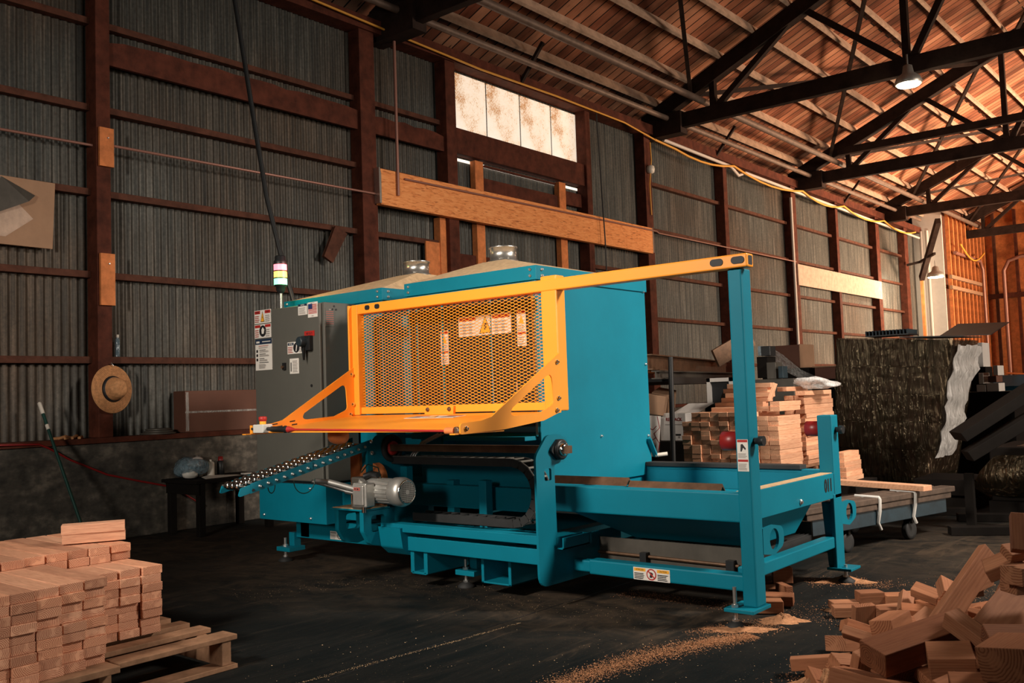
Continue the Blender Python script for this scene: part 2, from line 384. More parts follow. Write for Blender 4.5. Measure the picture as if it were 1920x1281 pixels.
def circle(cx, cy, r, n=20): return [(cx+r*math.cos(2*PI*k/n), cy+r*math.sin(2*PI*k/n)) for k in range(n)]
def rpoly(pts, rad, n=5):
    """polygon with rounded corners"""
    out = []; m = len(pts)
    for i in range(m):
        p = Vector(pts[i]); a = Vector(pts[i-1])-p; b = Vector(pts[(i+1) % m])-p; r = rad[i] if isinstance(rad, (list, tuple)) else rad
        if r <= 0: out.append((p.x, p.y)); continue
        a.normalize(); b.normalize(); half = math.acos(max(-1, min(1, a.dot(b))))/2; t = r/math.tan(half)
        s0 = p+a*t; s1 = p+b*t
        for k in range(n+1):
            f = k/n; q = s0*(1-f)**2+p*2*f*(1-f)+s1*f**2; out.append((q.x, q.y))
    return out
# ------------------------------------------------------------ floor, walls, roof
struct(MB().box(-0.6, 22, -10, 34, -0.12, 0, 'floor').build('floor'), 'dark dusty concrete floor')
struct(MB().box(-0.15, 0.22, -8, 28, 0, 0.84, 'concrete').build('wall_base', bevel=0.012), 'low stained concrete wall under the metal sheets')
struct(MB().box(-0.12, 0.25, -8, 28, 0.84, 0.885, 'darkwood').build('trim_1'), 'dark timber sill on the low concrete wall')

def sheet(name, y0, y1, z0, z1, x=0.0, per=0.072, amp=0.010):
    m = MB(); n = int((y1-y0)/per*8); vs = []; fs = []
    for i in range(n+1):
        y = y0+(y1-y0)*i/n; q = x+amp*math.sin(2*PI*y/per)
        vs += [(q, y, z0), (q, y, z1)]
    for i in range(n): fs.append((2*i, 2*i+2, 2*i+3, 2*i+1))
    m.add(vs, fs, 'corr', True); return m.build(name)
struct(sheet('wall_left', -8, 28, 0.88, 5.45), 'old corrugated metal side wall')

POSTS = [(-2.3, -2.1), (0.75, 0.95), (3.93, 4.06), (6.99, 7.215), (8.40, 8.58), (11.42, 11.55), (13.09, 13.29), (15.86, 16.01), (18.95, 19.19), (21.46, 21.61), (24.2, 24.45), (26.5, 26.8)]
for i, (a, b) in enumerate(POSTS):
    top = 5.45
    struct(MB().box(0.015, 0.2, a, b, 0.885, top, 'darkwood').build('wall_post', bevel=0.006), 'dark red timber wall post')
for a, b in zip(POSTS[:-1], POSTS[1:]):
    y0, y1 = a[1], b[0]
    door = 8.3 < y0 < 9
    for z in ((1.55, 2.3) if door else (1.56, 2.31, 3.04, 3.80, 4.58)):
        if not door and z == 4.58 and 11 < y0 < 12: continue
        d = R.uniform(0.085, 0.11)
        struct(MB().box(0.012, d, y0, y1, z-0.03, z+0.03, 'girtwood').build('wall_girt', bevel=0.004), 'rough timber girt across the metal wall')
struct(MB().box(0.015, 0.23, -8, 28, 5.36, 5.52, 'darkwood').build('wall_plate'), 'dark timber plate along the eaves')
# ragged old boards high on the wall
def ragged(y0, y1, z0, z1, seed):
    q = random.Random(seed); n = int((y1-y0)/0.16); top = [(y1-(y1-y0)*k/n, z1-abs(q.gauss(0, 0.012))-(0.03 if k in (0, n) else 0)) for k in range(n+1)]
    return MB().prism([(y0, z0), (y1, z0)]+top, 'x', 0.11, 0.15, 'darkwood').build('wall_board')
struct(ragged(4.06, 6.99, 4.20, 4.45, 3), 'wide ragged old board below the top girt')
struct(ragged(7.215, 8.40, 4.20, 4.43, 5), 'short ragged old board beside the window post')
# former door bay: window panes, lintel, daylight gap, studs
for k in range(4):
    a = 8.66+k*0.715
    o = struct(MB().box(0.018, 0.026, a+0.012, a+0.700, 4.56, 5.33, 'fibre').build('window_%d' % (k+1)), 'dirty translucent panel lit by daylight')
struct(MB().box(0.02, 0.16, 8.58, 11.42, 4.22, 4.55, 'darkwood').build('window_sill', bevel=0.008), 'heavy dark beam under the translucent panels')
struct(MB().box(0.02, 0.03, 8.7, 11.4, 4.165, 4.20, 'daylight').build('window_gap'), 'thin line of daylight under the beam')
struct(MB().box(0.022, 0.06, 9.26, 10.82, 4.165, 4.19, 'darkwood').build('trim_2'), 'dark batten over part of the daylight line')
for a, b in ((9.0, 9.16), (10.82, 10.98)):
    struct(MB().box(0.03, 0.12, a, b, 0.885, 4.2, 'orangewood').build('wall_stud', bevel=0.004), 'newer orange timber stud')
struct(MB().box(0.03, 0.14, 8.29, 8.40, 2.2, 3.36, 'orangewood').build('wall_stud', bevel=0.004), 'newer orange timber stud')
struct(MB().box(0.10, 0.125, 8.05, 8.40, 2.2, 3.04, 'orangewood').build('wall_board', bevel=0.003), 'square orange plywood patch beside the stud')
for y0, y1, z0, z1 in ((9.16, 10.82, 3.76, 4.0), (9.16, 10.82, 2.7, 2.95), (8.58, 9.0, 2.7, 2.95), (10.98, 11.42, 2.7, 2.95), (11.0, 11.42, 3.9, 4.1)):
    struct(MB().box(0.02, 0.09, y0, y1, z0, z1, 'darkwood').build('wall_board', bevel=0.004), 'dark timber blocking between the studs')
h = empty('header_board', (0.24, 10.2, 3.345), 'long orange strand-board header beam across the old door bay', 'timber beam', kind='structure')
MB().box(0.202, 0.285, 7.19, 13.1, 3.345, 3.76, 'osb').build('board', h, bevel=0.004)
for a in (7.165, 13.095): MB().prism([(a, 3.36), (a+0.03, 3.36), (a+0.03, 3.70), (a+0.012, 3.77), (a-0.004, 3.77)], 'x', 0.203, 0.29, 'duct').build('end_plate', h)
struct(MB().box(0.202, 0.235, 19.05, 24.33, 3.25, 3.70, 'patch').build('wall_board', bevel=0.003), 'pale board panel fixed across the far wall posts')

# roof: deck, purlins, trusses
SL = 0.43
def rz(x): return 5.86+SL*(x if x <= 10 else 20-x)
struct(MB().hexa([(-0.5,-8,rz(-0.5)),(10,-8,rz(10)),(10,33,rz(10)),(-0.5,33,rz(-0.5)),(-0.5,-8,rz(-0.5)+.04),(10,-8,rz(10)+.04),(10,33,rz(10)+.04),(-0.5,33,rz(-0.5)+.04)], 'planks').build('ceiling'), 'plank roof deck lit orange')
struct(MB().hexa([(10,-8,rz(10)),(20.5,-8,rz(20.5)),(20.5,33,rz(20.5)),(10,33,rz(10)),(10,-8,rz(10)+.04),(20.5,-8,rz(20.5)+.04),(20.5,33,rz(20.5)+.04),(10,33,rz(10)+.04)], 'planks').build('ceiling_slope'), 'far slope of the plank roof')
ang = math.atan(SL)
for k in range(17):
    x = 0.28+k*0.585
    struct(MB().obox((x, 12.5, rz(x)-0.078), (0.045, 41, 0.15), (0, -ang, 0), 'purlin').build('roof_purlin'), 'long timber purlin under the roof deck')
def truss(y):
    t = empty('roof_truss', (0.1, y, 5.39), 'dark timber roof truss', 'roof truss', kind='structure')
    a, b = y-0.06, y+0.06
    MB().box(0.05, 10, a, b, 5.39, 5.63, 'trusswood').build('bottom_chord', t, bevel=0.006)
    MB().prism([(0.0, 5.44), (10, 5.44+SL*10), (10, 5.70+SL*10), (0.0, 5.70)], 'y', a-0.02, b+0.02, 'trusswood').build('top_chord', t, bevel=0.006)
    for x in (1.30, 4.27, 7.2):
        MB().box(x-0.045, x+0.045, a+0.01, b-0.01, 5.60, 5.50+SL*x, 'trusswood').build('upright', t)
    for x0, x1 in ((1.38, 2.62), (4.18, 2.86), (4.36, 5.65), (7.1, 5.85), (7.3, 8.6)):
        MB().bar((x0, y, 5.62), (x1, y, 5.50+SL*x1), 0.09, 0.09, 'trusswood', (0, 1, 0)).build('diagonal', t)
    MB().box(0.02, 0.75, a-0.05, b+0.05, 5.30, 5.66, 'trusswood').build('bearing_block', t)
    return t
TY = (1.5, 7.42, 13.45, 19.4, 25.0, 30.5)
for y in TY: truss(y)
for i in range(1, 5):
    y0, y1 = TY[i], TY[i+1]
    for (xa, xb) in ((0.9, 3.9), (3.9, 0.9), (4.4, 7.6), (7.6, 4.4)):
        struct(MB().bar((xa, y0, 5.50+SL*xa), (xb, y1, 5.50+SL*xb), 0.06, 0.06, 'trusswood').build('roof_brace'), 'dark diagonal brace under the roof')
struct(MB().box(1.4, 10, 18.55, 18.67, 5.72, 5.86, 'trusswood').build('roof_beam'), 'dark cross beam just before the second truss')
for y in (9.9, 15.6, 22.0):
    struct(MB().bar((0.2, y, 5.40), (0.62, y, 5.88), 0.045, 0.045, 'trusswood').build('roof_brace'), 'short knee brace at the eaves')
# end of the building
m = MB().box(0.0, 0.78, 28.0, 28.06, 0, 6.0, 'boxwhite'); struct(m.build('wall_return'), 'pale sheeted return wall at the far corner')
struct(MB().box(0.70, 0.78, 28.06, 32.5, 0, 6.3, 'girtwood').build('wall_partition'), 'orange timber lined partition at the far end')
for k in range(10):
    y = 28.35+k*0.44
    struct(MB().box(0.78, 0.88, y, y+0.09, 0, 5.9, 'orangewood').build('wall_stud'), 'vertical stud on the far partition')
for z in (4.0, 3.7): struct(MB().box(0.88, 0.95, 28.1, 31.6, z, z+0.10, 'card').build('wall_rail'), 'pale horizontal rail on the far partition')
struct(MB().box(0.70, 21, 32.5, 32.6, 0, 10.5, 'orangewood').build('wall_end'), 'orange red timber end wall')
for k in range(9):
    x = 1.1+k*0.62
    struct(MB().box(x, x+0.08, 32.38, 32.5, 0, 6.4, 'darkwood' if k % 2 else 'girtwood').build('wall_stud'), 'vertical stud on the end wall')
struct(MB().box(0.9, 20, 32.36, 32.5, 0.9, 1.0, 'girtwood').build('wall_rail'), 'horizontal rail on the end wall')
struct(MB().box(0.9, 20, 32.36, 32.5, 3.65, 3.8, 'darkwood').build('wall_rail'), 'horizontal rail on the end wall')

# pipes, conduits and cables along the wall and roof
def line(name, pts, r, key, label, cat, n=8): return tag(MB().tube(pts, r, key, n).build(name), label, cat)
line('sprinkler_pipe', [(1.12, -4, 5.74), (1.12, 31, 5.74)], 0.055, 'pipe', 'thick sprinkler pipe running along the roof just above the truss chords', 'pipe', 12)
line('sprinkler_pipe', [(0.50, -4, 5.58), (0.50, 27, 5.58)], 0.045, 'pipe', 'thinner pipe running under the roof next to the eaves', 'pipe', 12)
line('conduit', [(0.125, 0.9, 3.42), (0.125, 4.0, 3.45), (0.215, 4.06, 3.452), (0.215, 7.44, 3.476)], 0.013, 'conduit', 'thin reddish conduit clipped along the wall between the two nearest posts', 'conduit')
line('conduit', [(0.305, 7.44, 5.3), (0.305, 7.44, 3.476)], 0.018, 'conduit', 'brown conduit dropping from the eaves to the end of the header beam', 'conduit')
line('conduit', [(0.30, 7.55, 3.69), (0.30, 13.2, 3.72), (0.225, 13.4, 3.72), (0.225, 19.0, 3.74)], 0.013, 'conduit', 'thin conduit along the face of the orange header beam and past it', 'conduit')
line('conduit', [(0.215, 18.90, 5.1), (0.215, 18.90, 1.2)], 0.03, 'whitepipe', 'white conduit running down the far wall post', 'conduit')
line('conduit', [(0.3, 13.55, 5.30), (0.3, 16.0, 5.26), (0.3, 16.3, 5.14), (0.3, 16.6, 5.24), (0.3, 27.5, 5.16)], 0.03, 'whitepipe', 'pale conduit under the eaves beyond the window', 'conduit')
line('power_cable', [(0.28, 4.6, 5.47), (0.28, 6.2, 5.45), (0.28, 7.6, 5.40), (0.28, 9.0, 5.36), (0.28, 10.6, 5.38), (0.28, 12.4, 5.36), (0.28, 13.3, 5.26)], 0.014, 'cableyel', 'yellow cable strung along the eaves above the window', 'cable')
pts = [(0.28, 13.3, 5.26)]
for a, b in zip((13.4, 16.0, 19.2, 21.6, 24.4), (16.0, 19.2, 21.6, 24.4, 27.0)):
    for k in range(1, 7): f = k/6; pts.append((0.36, a+(b-a)*f, 5.26-0.55*f*(1-f)))
line('power_cable', pts, 0.02, 'cableyel', 'yellow cable sagging from post to post on the far wall', 'cable')
line('power_cable', [(0.25, 13.2, 5.2), (0.26, 13.2, 4.9), (0.24, 13.15, 4.5), (0.22, 13.2, 4.0)], 0.01, 'cableyel', 'short yellow cable hanging down the post at the end of the header', 'cable')
line('hanging_cord', [(0.36, 11.50, 5.3), (0.36, 11.55, 4.4), (0.36, 11.6, 3.4), (0.36, 11.62, 1.0)], 0.010, 'black', 'thin black cord hanging in front of the header beam', 'cord')
# dropped supply cable behind the beacon
line('supply_cable', [(1.55, 4.4, 5.8), (1.617, 4.4, 4.45), (1.876, 4.4, 3.284), (2.0, 4.4, 2.747), (2.17, 4.4, 2.26), (2.222, 4.4, 2.12), (2.33, 4.42, 1.79)], 0.019, 'black', 'thick black supply cable dropping from the roof behind the beacon', 'cable', 12)

# lamps
def high_bay(loc, label, r=0.17, power=20):
    o = empty('high_bay_lamp', loc, label, 'lamp'); x, y, z = loc
    MB().lathe((x, y, z), (0, 0, 1), [(0, r), (0.03, r*1.08), (0.10, r*0.9), (0.16, r*0.45), (0.26, r*0.35), (0.28, 0.02)], 'alu', 24).build('housing', o)
    MB().lathe((x, y, z-0.004), (0, 0, -1), [(0, r*0.9), (0.012, r*0.86)], 'lampglow', 24).build('lens', o)
    MB().tube([(x, y, z+0.27), (x, y, z+0.42)], 0.012, 'steel', 8).build('hook', o)
    d = bpy.data.lights.new('lamp_light', 'POINT'); d.energy = power; d.color = (1.0, 0.80, 0.55); d.shadow_soft_size = 0.14
    l = bpy.data.objects.new('lamp_light', d); C.objects.link(l); l.location = (x, y, z-0.16)
high_bay((4.32, 13.28, 5.20), 'glowing high bay lamp hung under the first roof truss beyond the machine')
high_bay((1.36, 25.0, 3.75), 'small glowing lamp on a bracket near the far corner', 0.2, 220)
br = empty('lamp_bracket', (0.6, 26.4, 2.0), 'orange and dark steel lamp bracket on the far wall', 'bracket')
MB().bar((0.62, 26.4, 0.0), (0.62, 26.4, 3.9), 0.07, 0.07, 'orangewood', (0, 1, 0)).build('upright', br)
MB().bar((0.62, 26.4, 4.35), (1.36, 25.0, 4.35), 0.06, 0.06, 'trusswood').build('arm', br)
MB().bar((0.62, 26.4, 3.9), (1.6, 24.6, 5.1), 0.12, 0.16, 'trusswood').build('brace', br)
MB().bar((0.26, 26.4, 4.3), (0.62, 26.4, 4.35), 0.06, 0.06, 'trusswood').build('wall_tie', br)
for x in (0.25, 0.40):
    line('conduit', [(x, 27.9, 5.4), (x, 27.9, 0.0)], 0.045, 'whitepipe', 'thick white pipe on the far corner wall, %s the corner' % ('nearer' if x < .3 else 'further from'), 'pipe')
line('conduit', [(0.99, 28.4, 4.75), (0.99, 31.2, 4.75), (0.99, 31.5, 4.5), (0.99, 31.5, 0.2)], 0.05, 'conduit', 'pinkish pipe bent down over the partition studs', 'pipe')
line('conduit', [(8, 32.3, 5.1), (1.9, 32.3, 4.9), (1.55, 32.3, 4.8), (1.4, 32.3, 4.5), (1.4, 32.3, 0.2)], 0.06, 'conduit', 'pinkish pipe bent down in front of the end wall', 'pipe')
pts = [(1.10, 28.6+2.7*k/10, 5.0-0.35*math.sin(PI*k/10)) for k in range(11)]
line('power_cable', pts, 0.025, 'cableyel', 'yellow cable looped across the top of the far partition', 'cable')
pts = [(1.3+3.6*k/8, 32.2, 0.95+0.10*(k/4-1)**2-0.1) for k in range(9)]
line('power_cable', [(p[0], p[1], p[2]+0.35) for p in pts], 0.025, 'foam', 'orange cord slung across the end wall', 'cable')
# ------------------------------------------------------------ the machine
mac = empty('sawmill_machine', (4.2, 4.7, 0), 'large teal wood-processing machine with an orange mesh guard and grey electrical cabinet', 'machine')
X_, Y_, Z_ = Vector((1,0,0)), Vector((0,1,0)), Vector((0,0,1))

def sticker(parent, name, o, u, v, wd, ht, items=(), base='paper', label=None):
    """thin label: o = lower corner, u along, v up; items in fractions of the label"""
    o, u, v = Vector(o), Vector(u).normalized(), Vector(v).normalized(); nn = u.cross(v); s = MB()
    def q(x, y, d): return o + u*(x*wd) + v*(y*ht) + nn*d
    s.hexa([q(0,0,-0.002), q(1,0,-0.002), q(1,1,-0.002), q(0,1,-0.002), q(0,0,0.001), q(1,0,0.001), q(1,1,0.001), q(0,1,0.001)], base)
    for k, it in enumerate(items):
        d = 0.0013+0.0002*k
        if it[0] == 'r':
            _, x, y, a, b, key = it; s.add([q(x,y,d), q(x+a,y,d), q(x+a,y+b,d), q(x,y+b,d)], [(0,1,2,3)], key)
        elif it[0] == 't':
            _, body, x, y, size, key = it[:6]; s.text(body, q(x,y,0), u, v, size*ht, key, off=d, wide=it[6] if len(it) > 6 else 0.8, bold=size*ht*0.015)
        elif it[0] == 'p':
            _, pts, key = it; s.add([q(x,y,d) for x, y in pts], [tuple(range(len(pts)))], key)
        elif it[0] == 'c':
            _, x, y, r, key = it; s.add([q(x+r*ht/wd*math.cos(t*PI/12), y+r*math.sin(t*PI/12), d) for t in range(24)], [tuple(range(24))], key)
        elif it[0] == 'l':      # lines of small print
            _, x, y, a, b, rows, key = it; rr = random.Random(k+int(x*100))
            for i in range(rows):
                yy = y+b*(rows-1-i)/rows; s.add([q(x,yy,d), q(x+a*rr.uniform(.7,1),yy,d), q(x+a*rr.uniform(.7,1),yy+b/rows*.5,d), q(x,yy+b/rows*.5,d)], [(0,1,2,3)], key)
    ob = s.build(name, parent)
    if label: ob['label'] = label
    return ob
def bolt(s, p, nrm, r=0.011, key='zinc'): s.lathe(p, nrm, [(0, r), (0.006, r), (0.010, r*0.55), (0.014, r*0.5)], key, 8, False)

# --- right and left hoods
def hood(name, x0, x1, apex, zb, zp):
    f = MB(); y0, y1 = 4.32, 5.52
    f.box(x0, x1-0.012, y0, y1, zb, 1.805, 'teal')
    o = f.build(name, mac, bevel=0.004)
    s = MB().box(x1-0.012, x1, y0-0.004, y1+0.004, zp, 1.81, 'teal')
    for y, z in ((4.93, .847), (5.49, .82), (5.495, 1.305), (5.497, 1.80), (4.40, 1.80)): bolt(s, (x1, y, z), X_, 0.010)
    s.build('side_panel', o, bevel=0.003)
    l = MB().box(x0-0.012, x1+0.012, y0-0.014, y1+0.012, 1.80, 1.885, 'teal')
    for x in (x0+0.03, x1-0.03):
        for z in (1.825, 1.862): bolt(l, (x, y0-0.014, z), -Y_, 0.010)
    for z in (1.825, 1.862): bolt(l, (x1+0.012, 4.36, z), X_, 0.010)
    l.build('lid', o, bevel=0.003)
    ax, ay = apex; p = MB(); b = 0.10
    lo = [(x0,y0,1.885),(x1,y0,1.885),(x1,y1,1.885),(x0,y1,1.885)]; hi = [(ax-b,ay-b,2.045),(ax+b,ay-b,2.045),(ax+b,ay+b,2.045),(ax-b,ay+b,2.045)]
    p.hexa(lo+hi, 'dust'); p.build('pyramid_cap', o)['label'] = 'sloping cap covered in sawdust'
    MB().lathe((ax, ay, 2.035), Z_, [(0, .105), (.018, .105), (.02, .092), (.10, .092), (.102, .100), (.112, .100), (.114, .088), (.07, .086)], 'duct', 28).build('duct_collar', o)['label'] = 'shiny metal duct collar'
    return o
h2 = hood('dust_hood', 2.33, 3.39, (3.12, 4.92), 0.60, 0.60)
h1 = hood('dust_hood', 3.63, 4.72, (3.97, 4.92), 0.86, 0.56)
s = MB()
for x in (3.72, 3.95, 4.36): s.box(x, x+0.012, 4.309, 4.316, 0.90, 1.78, 'teal')
s.box(4.690, 4.706, 4.306, 4.318, 0.88, 1.79, 'chrome'); s.box(4.55, 4.566, 4.306, 4.318, 1.08, 1.20, 'steel')
s.build('door_seam', h1)
MB().box(3.66, 4.685, 4.314, 4.322, .90, 1.78, 'shadowed').build('door_panel', h1)['label'] = 'front door panel painted dark to stand for its shade'
MB().box(3.38, 3.64, 4.5, 5.4, 0.30, 1.70, 'teal').box(2.45, 3.64, 4.45, 5.45, .29, .605, 'teal').build('case_link', h1, bevel=0.003)
f = MB().box(3.64, 4.70, 4.40, 5.5, 0.50, 0.87, 'teal'); f.build('lower_case', h1, bevel=0.004)
s = MB().box(4.02, 4.69, 4.20, 4.312, 0.858, 0.882, 'teal').box(4.02, 4.04, 4.20, 4.312, 0.82, 0.88, 'teal'); s.build('front_ledge', h1, bevel=0.002)
tri = ('p', [(.42,.12),(.62,.12),(.52,.86)], 'orange'); tri2 = ('p', [(.40,.08),(.64,.08),(.52,.93)], 'ink')
sticker(h1, 'warning_sign', (4.095, 4.311, 1.50), X_, Z_, .43, .125, [('r',.02,.76,.32,.18,'red'),('r',.66,.76,.32,.18,'red'),tri2,tri,('p',[(.50,.26),(.54,.26),(.55,.6),(.50,.6)],'ink'),('l',.03,.12,.32,.58,4,'greyink'),('l',.67,.12,.3,.58,4,'greyink')])
for x, y in ((3.935, 1.335), (4.57, 1.415)):
    sticker(h1, 'warning_sign', (x, 4.311, y), X_, Z_, .07, .215, [('r',.05,.90,.9,.08,'red'),('p',[(.2,.62),(.8,.62),(.5,.86)],'orange'),('l',.08,.42,.8,.18,3,'greyink'),('r',.05,.32,.9,.07,'red'),('l',.08,.04,.8,.24,4,'greyink')])
m = MB().bar((4.735, 5.475, .80), (4.735, 5.555, .675), .012, .035, 'teal', X_).tube([(4.735, 5.55, .683), (4.80, 5.60, .69)], .014, 'whiteplas', 10); m.build('crank_handle', h1)

# --- electrical cabinet and its base
c = MB().box(2.38, 3.14, 4.022, 4.30, .585, 1.795, 'cab').build('electrical_cabinet', mac, bevel=0.006)
d = MB().box(2.382, 3.118, 3.998, 4.018, .592, 1.79, 'cab').build('cabinet_door', c, bevel=0.006)
u, v = X_, Z_
dy = 3.996
sticker(c, 'safety_label', (2.387, dy, 1.70), u, v, .195, .095, [('r',.02,.72,.34,.24,'red'),('r',.64,.72,.34,.24,'red'),('t','DANGER',.19,.84,.15,'ink',.7),('t','PELIGRO',.81,.84,.14,'ink',.6),('p',[(.38,.1),(.62,.1),(.50,.92)],'ink'),('p',[(.405,.14),(.595,.14),(.50,.82)],'orange'),('p',[(.48,.25),(.53,.45),(.50,.46),(.52,.65),(.47,.42),(.50,.42)],'ink'),('l',.03,.1,.3,.55,4,'redink'),('l',.67,.1,.3,.55,4,'greyink')])
sticker(c, 'safety_label', (2.387, dy, 1.595), u, v, .195, .098, [('r',.02,.76,.34,.2,'red'),('r',.64,.76,.34,.2,'red'),('c',.5,.5,.42,'ink'),('p',[(.44,.3),(.56,.3),(.6,.6),(.5,.78),(.42,.6)],'paper'),('l',.03,.08,.28,.6,4,'redink'),('l',.68,.08,.28,.6,4,'greyink')])
sticker(c, 'instruction_sheet', (2.393, dy, 1.365), u, v, .195, .222, [('r',0,.83,1,.17,'navy'),('r',.06,.875,.2,.06,'paper'),('r',.42,.90,.5,.025,'paper'),('r',.2,.77,.6,.02,'redink'),('l',.2,.70,.6,.06,2,'greyink'),('r',.06,.575,.1,.085,'ink'),('r',.06,.44,.1,.085,'ink'),('r',.06,.30,.1,.085,'ink'),('r',.25,.64,.38,.018,'ink'),('l',.25,.57,.6,.06,3,'greyink'),('r',.25,.51,.38,.018,'ink'),('l',.25,.44,.6,.06,3,'greyink'),('r',.25,.365,.3,.018,'ink'),('l',.25,.29,.55,.06,3,'greyink'),('r',.25,.235,.55,.018,'ink'),('l',.22,.06,.45,.15,5,'greyink')])
sticker(c, 'notice_label', (2.893, dy, 1.722), u, v, .098, .075, [('r',0,.80,1,.2,'navy'),('t','NOTICE',.5,.9,.17,'paper',.85),('l',.1,.1,.8,.62,5,'greyink')])
fl = [('t','MADE IN',.5,.93,.10,'greyink',.95)]
for i in range(7): fl.append(('r',.06,.24+.093*i,.88,.050,'red'))
fl += [('r',.06,.56,.42,.33,'bluelab'),('t','USA',.5,.09,.10,'greyink',1.2)]
sticker(c, 'flag_label', (2.999, dy, 1.698), u, v, .103, .103, fl, label='label with a striped flag')
sticker(c, 'voltage_label', (2.955, dy, 1.572), u, v, .108, .036, [('t','480 VOLTS',.5,.5,.62,'ink',.62)], base='red', label='red voltage label')
sticker(c, 'notice_label', (2.766, dy, 1.462), u, v, .20, .082, [('r',.02,.72,.33,.22,'navy'),('t','NOTICE',.185,.83,.17,'paper',.8),('c',.5,.5,.42,'ink'),('p',[(.46,.2),(.5,.2),(.55,.75),(.5,.8)],'paper'),('r',.65,.72,.33,.22,'navy'),('l',.03,.1,.31,.56,4,'redink'),('l',.66,.1,.3,.56,4,'greyink')])
sticker(c, 'rating_plate', (2.788, dy, 1.325), u, v, .100, .105, [('r',.10,.15,.10,.6,'ink'),('l',.32,.1,.58,.8,8,'greyink')])
m = MB().box(2.955, 3.045, 3.965, 3.998, 1.475, 1.575, 'black').lathe((2.985, 3.965, 1.535), -Y_, [(0, .036), (.04, .034), (.045, .028)], 'knob', 16)
m.prism([(2.972, 1.50), (3.0, 1.50), (2.988, 1.41)], 'y', 3.955, 3.97, 'black'); m.build('disconnect_switch', c, bevel=0.002)
MB().box(2.715, 2.745, 3.985, 3.998, 1.355, 1.405, 'black').lathe((2.725, 3.985, 1.375), -Y_, [(0, .011), (.012, .011)], 'rust', 10).lathe((3.02, 3.998, 1.237), -Y_, [(0, .010), (.004, .010)], 'black', 10).build('key_lock', c)
sticker(c, 'wiring_label', (3.1415, 4.03, 1.63), Y_, Z_, .075, .125, [('r',.4,.9,.2,.05,'greyink')]+[('r',.05,.80-.11*i,.85,.03,'redink') for i in range(7)], base='cab', label='faint red print label')
s = MB()
for y, z in ((4.105, 1.77), (4.09, 1.748), (4.122, 1.748)): s.lathe((3.1405, y, z), X_, [(0, .007), (.002, .007)], 'ink', 10)
s.build('mounting_hole', c)
b = MB().box(2.40, 3.14, 4.0, 4.27, .312, .572, 'teal'); 
for x in (2.46, 2.98):
    for z in (.345, .545): bolt(b, (x, 4.0, z), -Y_, 0.010)
b.build('base_box', mac, bevel=0.004)
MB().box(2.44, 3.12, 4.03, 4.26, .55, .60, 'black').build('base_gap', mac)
MB().box(3.12, 3.34, 4.14, 4.26, .33, .56, 'teal').build('side_box', mac, bevel=0.004)

# --- beacon on the cabinet
bc = MB().tube([(2.494, 4.15, 1.79), (2.494, 4.15, 1.935)], .011, 'steel', 10).build('beacon_tower', mac)
MB().lathe((2.494, 4.15, 1.925), Z_, [(0, .018), (.02, .034), (.045, .034), (.05, .046), (.06, .046)], 'black', 20).build('socket', bc)
for k, key in enumerate(('glow_green', 'glow_amber', 'glow_red')):
    z = 1.985+.052*k
    o = MB().lathe((2.494, 4.15, z), Z_, [(0, .047), (.044, .047)], key, 24).build('lens', bc); o['label'] = ('lit green lens', 'lit amber lens', 'lit red lens')[k]
    MB().lathe((2.494, 4.15, z+.044), Z_, [(0, .049), (.008, .049)], 'black', 24).build('ring', bc)
    dl = bpy.data.lights.new('beacon_light', 'POINT'); dl.energy = 1.1; dl.color = ((.1, 1, .35), (1, .5, .1), (1, .1, .2))[k]; dl.shadow_soft_size = .03
    l = bpy.data.objects.new('beacon_light', dl); C.objects.link(l); l.location = (2.60, 4.17, z+.02)
MB().lathe((2.494, 4.15, 2.141), Z_, [(0, .047), (.018, .047), (.024, .040), (.05, .040), (.058, .03)], 'black', 20).build('cap', bc)

# --- orange guard gate
g = MB()
g.box(3.345, 3.415, 4.07, 4.13, 1.03, 1.752, 'yellow'); g.box(3.345, 3.36, 4.045, 4.075, 1.03, 1.75, 'yellow')
g.build('gate_post', mac, bevel=0.004)
MB().box(4.935, 5.045, 4.08, 4.16, 1.03, 1.775, 'yellow').build('gate_post', mac, bevel=0.008)
hb = MB()
hb.box(3.345, 6.172, 4.075, 4.145, 1.69, 1.755, 'yellow'); tb = hb.build('top_bar', mac, bevel=0.007)
for x in (3.51, 3.605): MB().prism(rrect(x-.022, x+.022, 1.712, 1.742, .013), 'y', 4.071, 4.0745, 'ink').build('slot', tb)
for x in (6.015, 6.125): MB().prism(rrect(x-.034, x+.034, 1.708, 1.742, .016), 'y', 4.071, 4.0745, 'ink').build('slot', tb)
MB().prism(rrect(4.088, 4.132, 1.70, 1.745, .008), 'x', 6.1715, 6.1725, 'ink').build('tube_mouth', tb)
MB().box(3.415, 4.935, 4.085, 4.135, 1.035, 1.08, 'yellow').build('bottom_bar', mac, bevel=0.004)
s = MB().box(4.02, 4.26, 4.062, 4.084, 1.02, 1.076, 'yellow')
for x in (4.05, 4.23): bolt(s, (x, 4.062, 1.055), -Y_, .014, 'rust')
s.build('hinge_plate', mac, bevel=0.003)
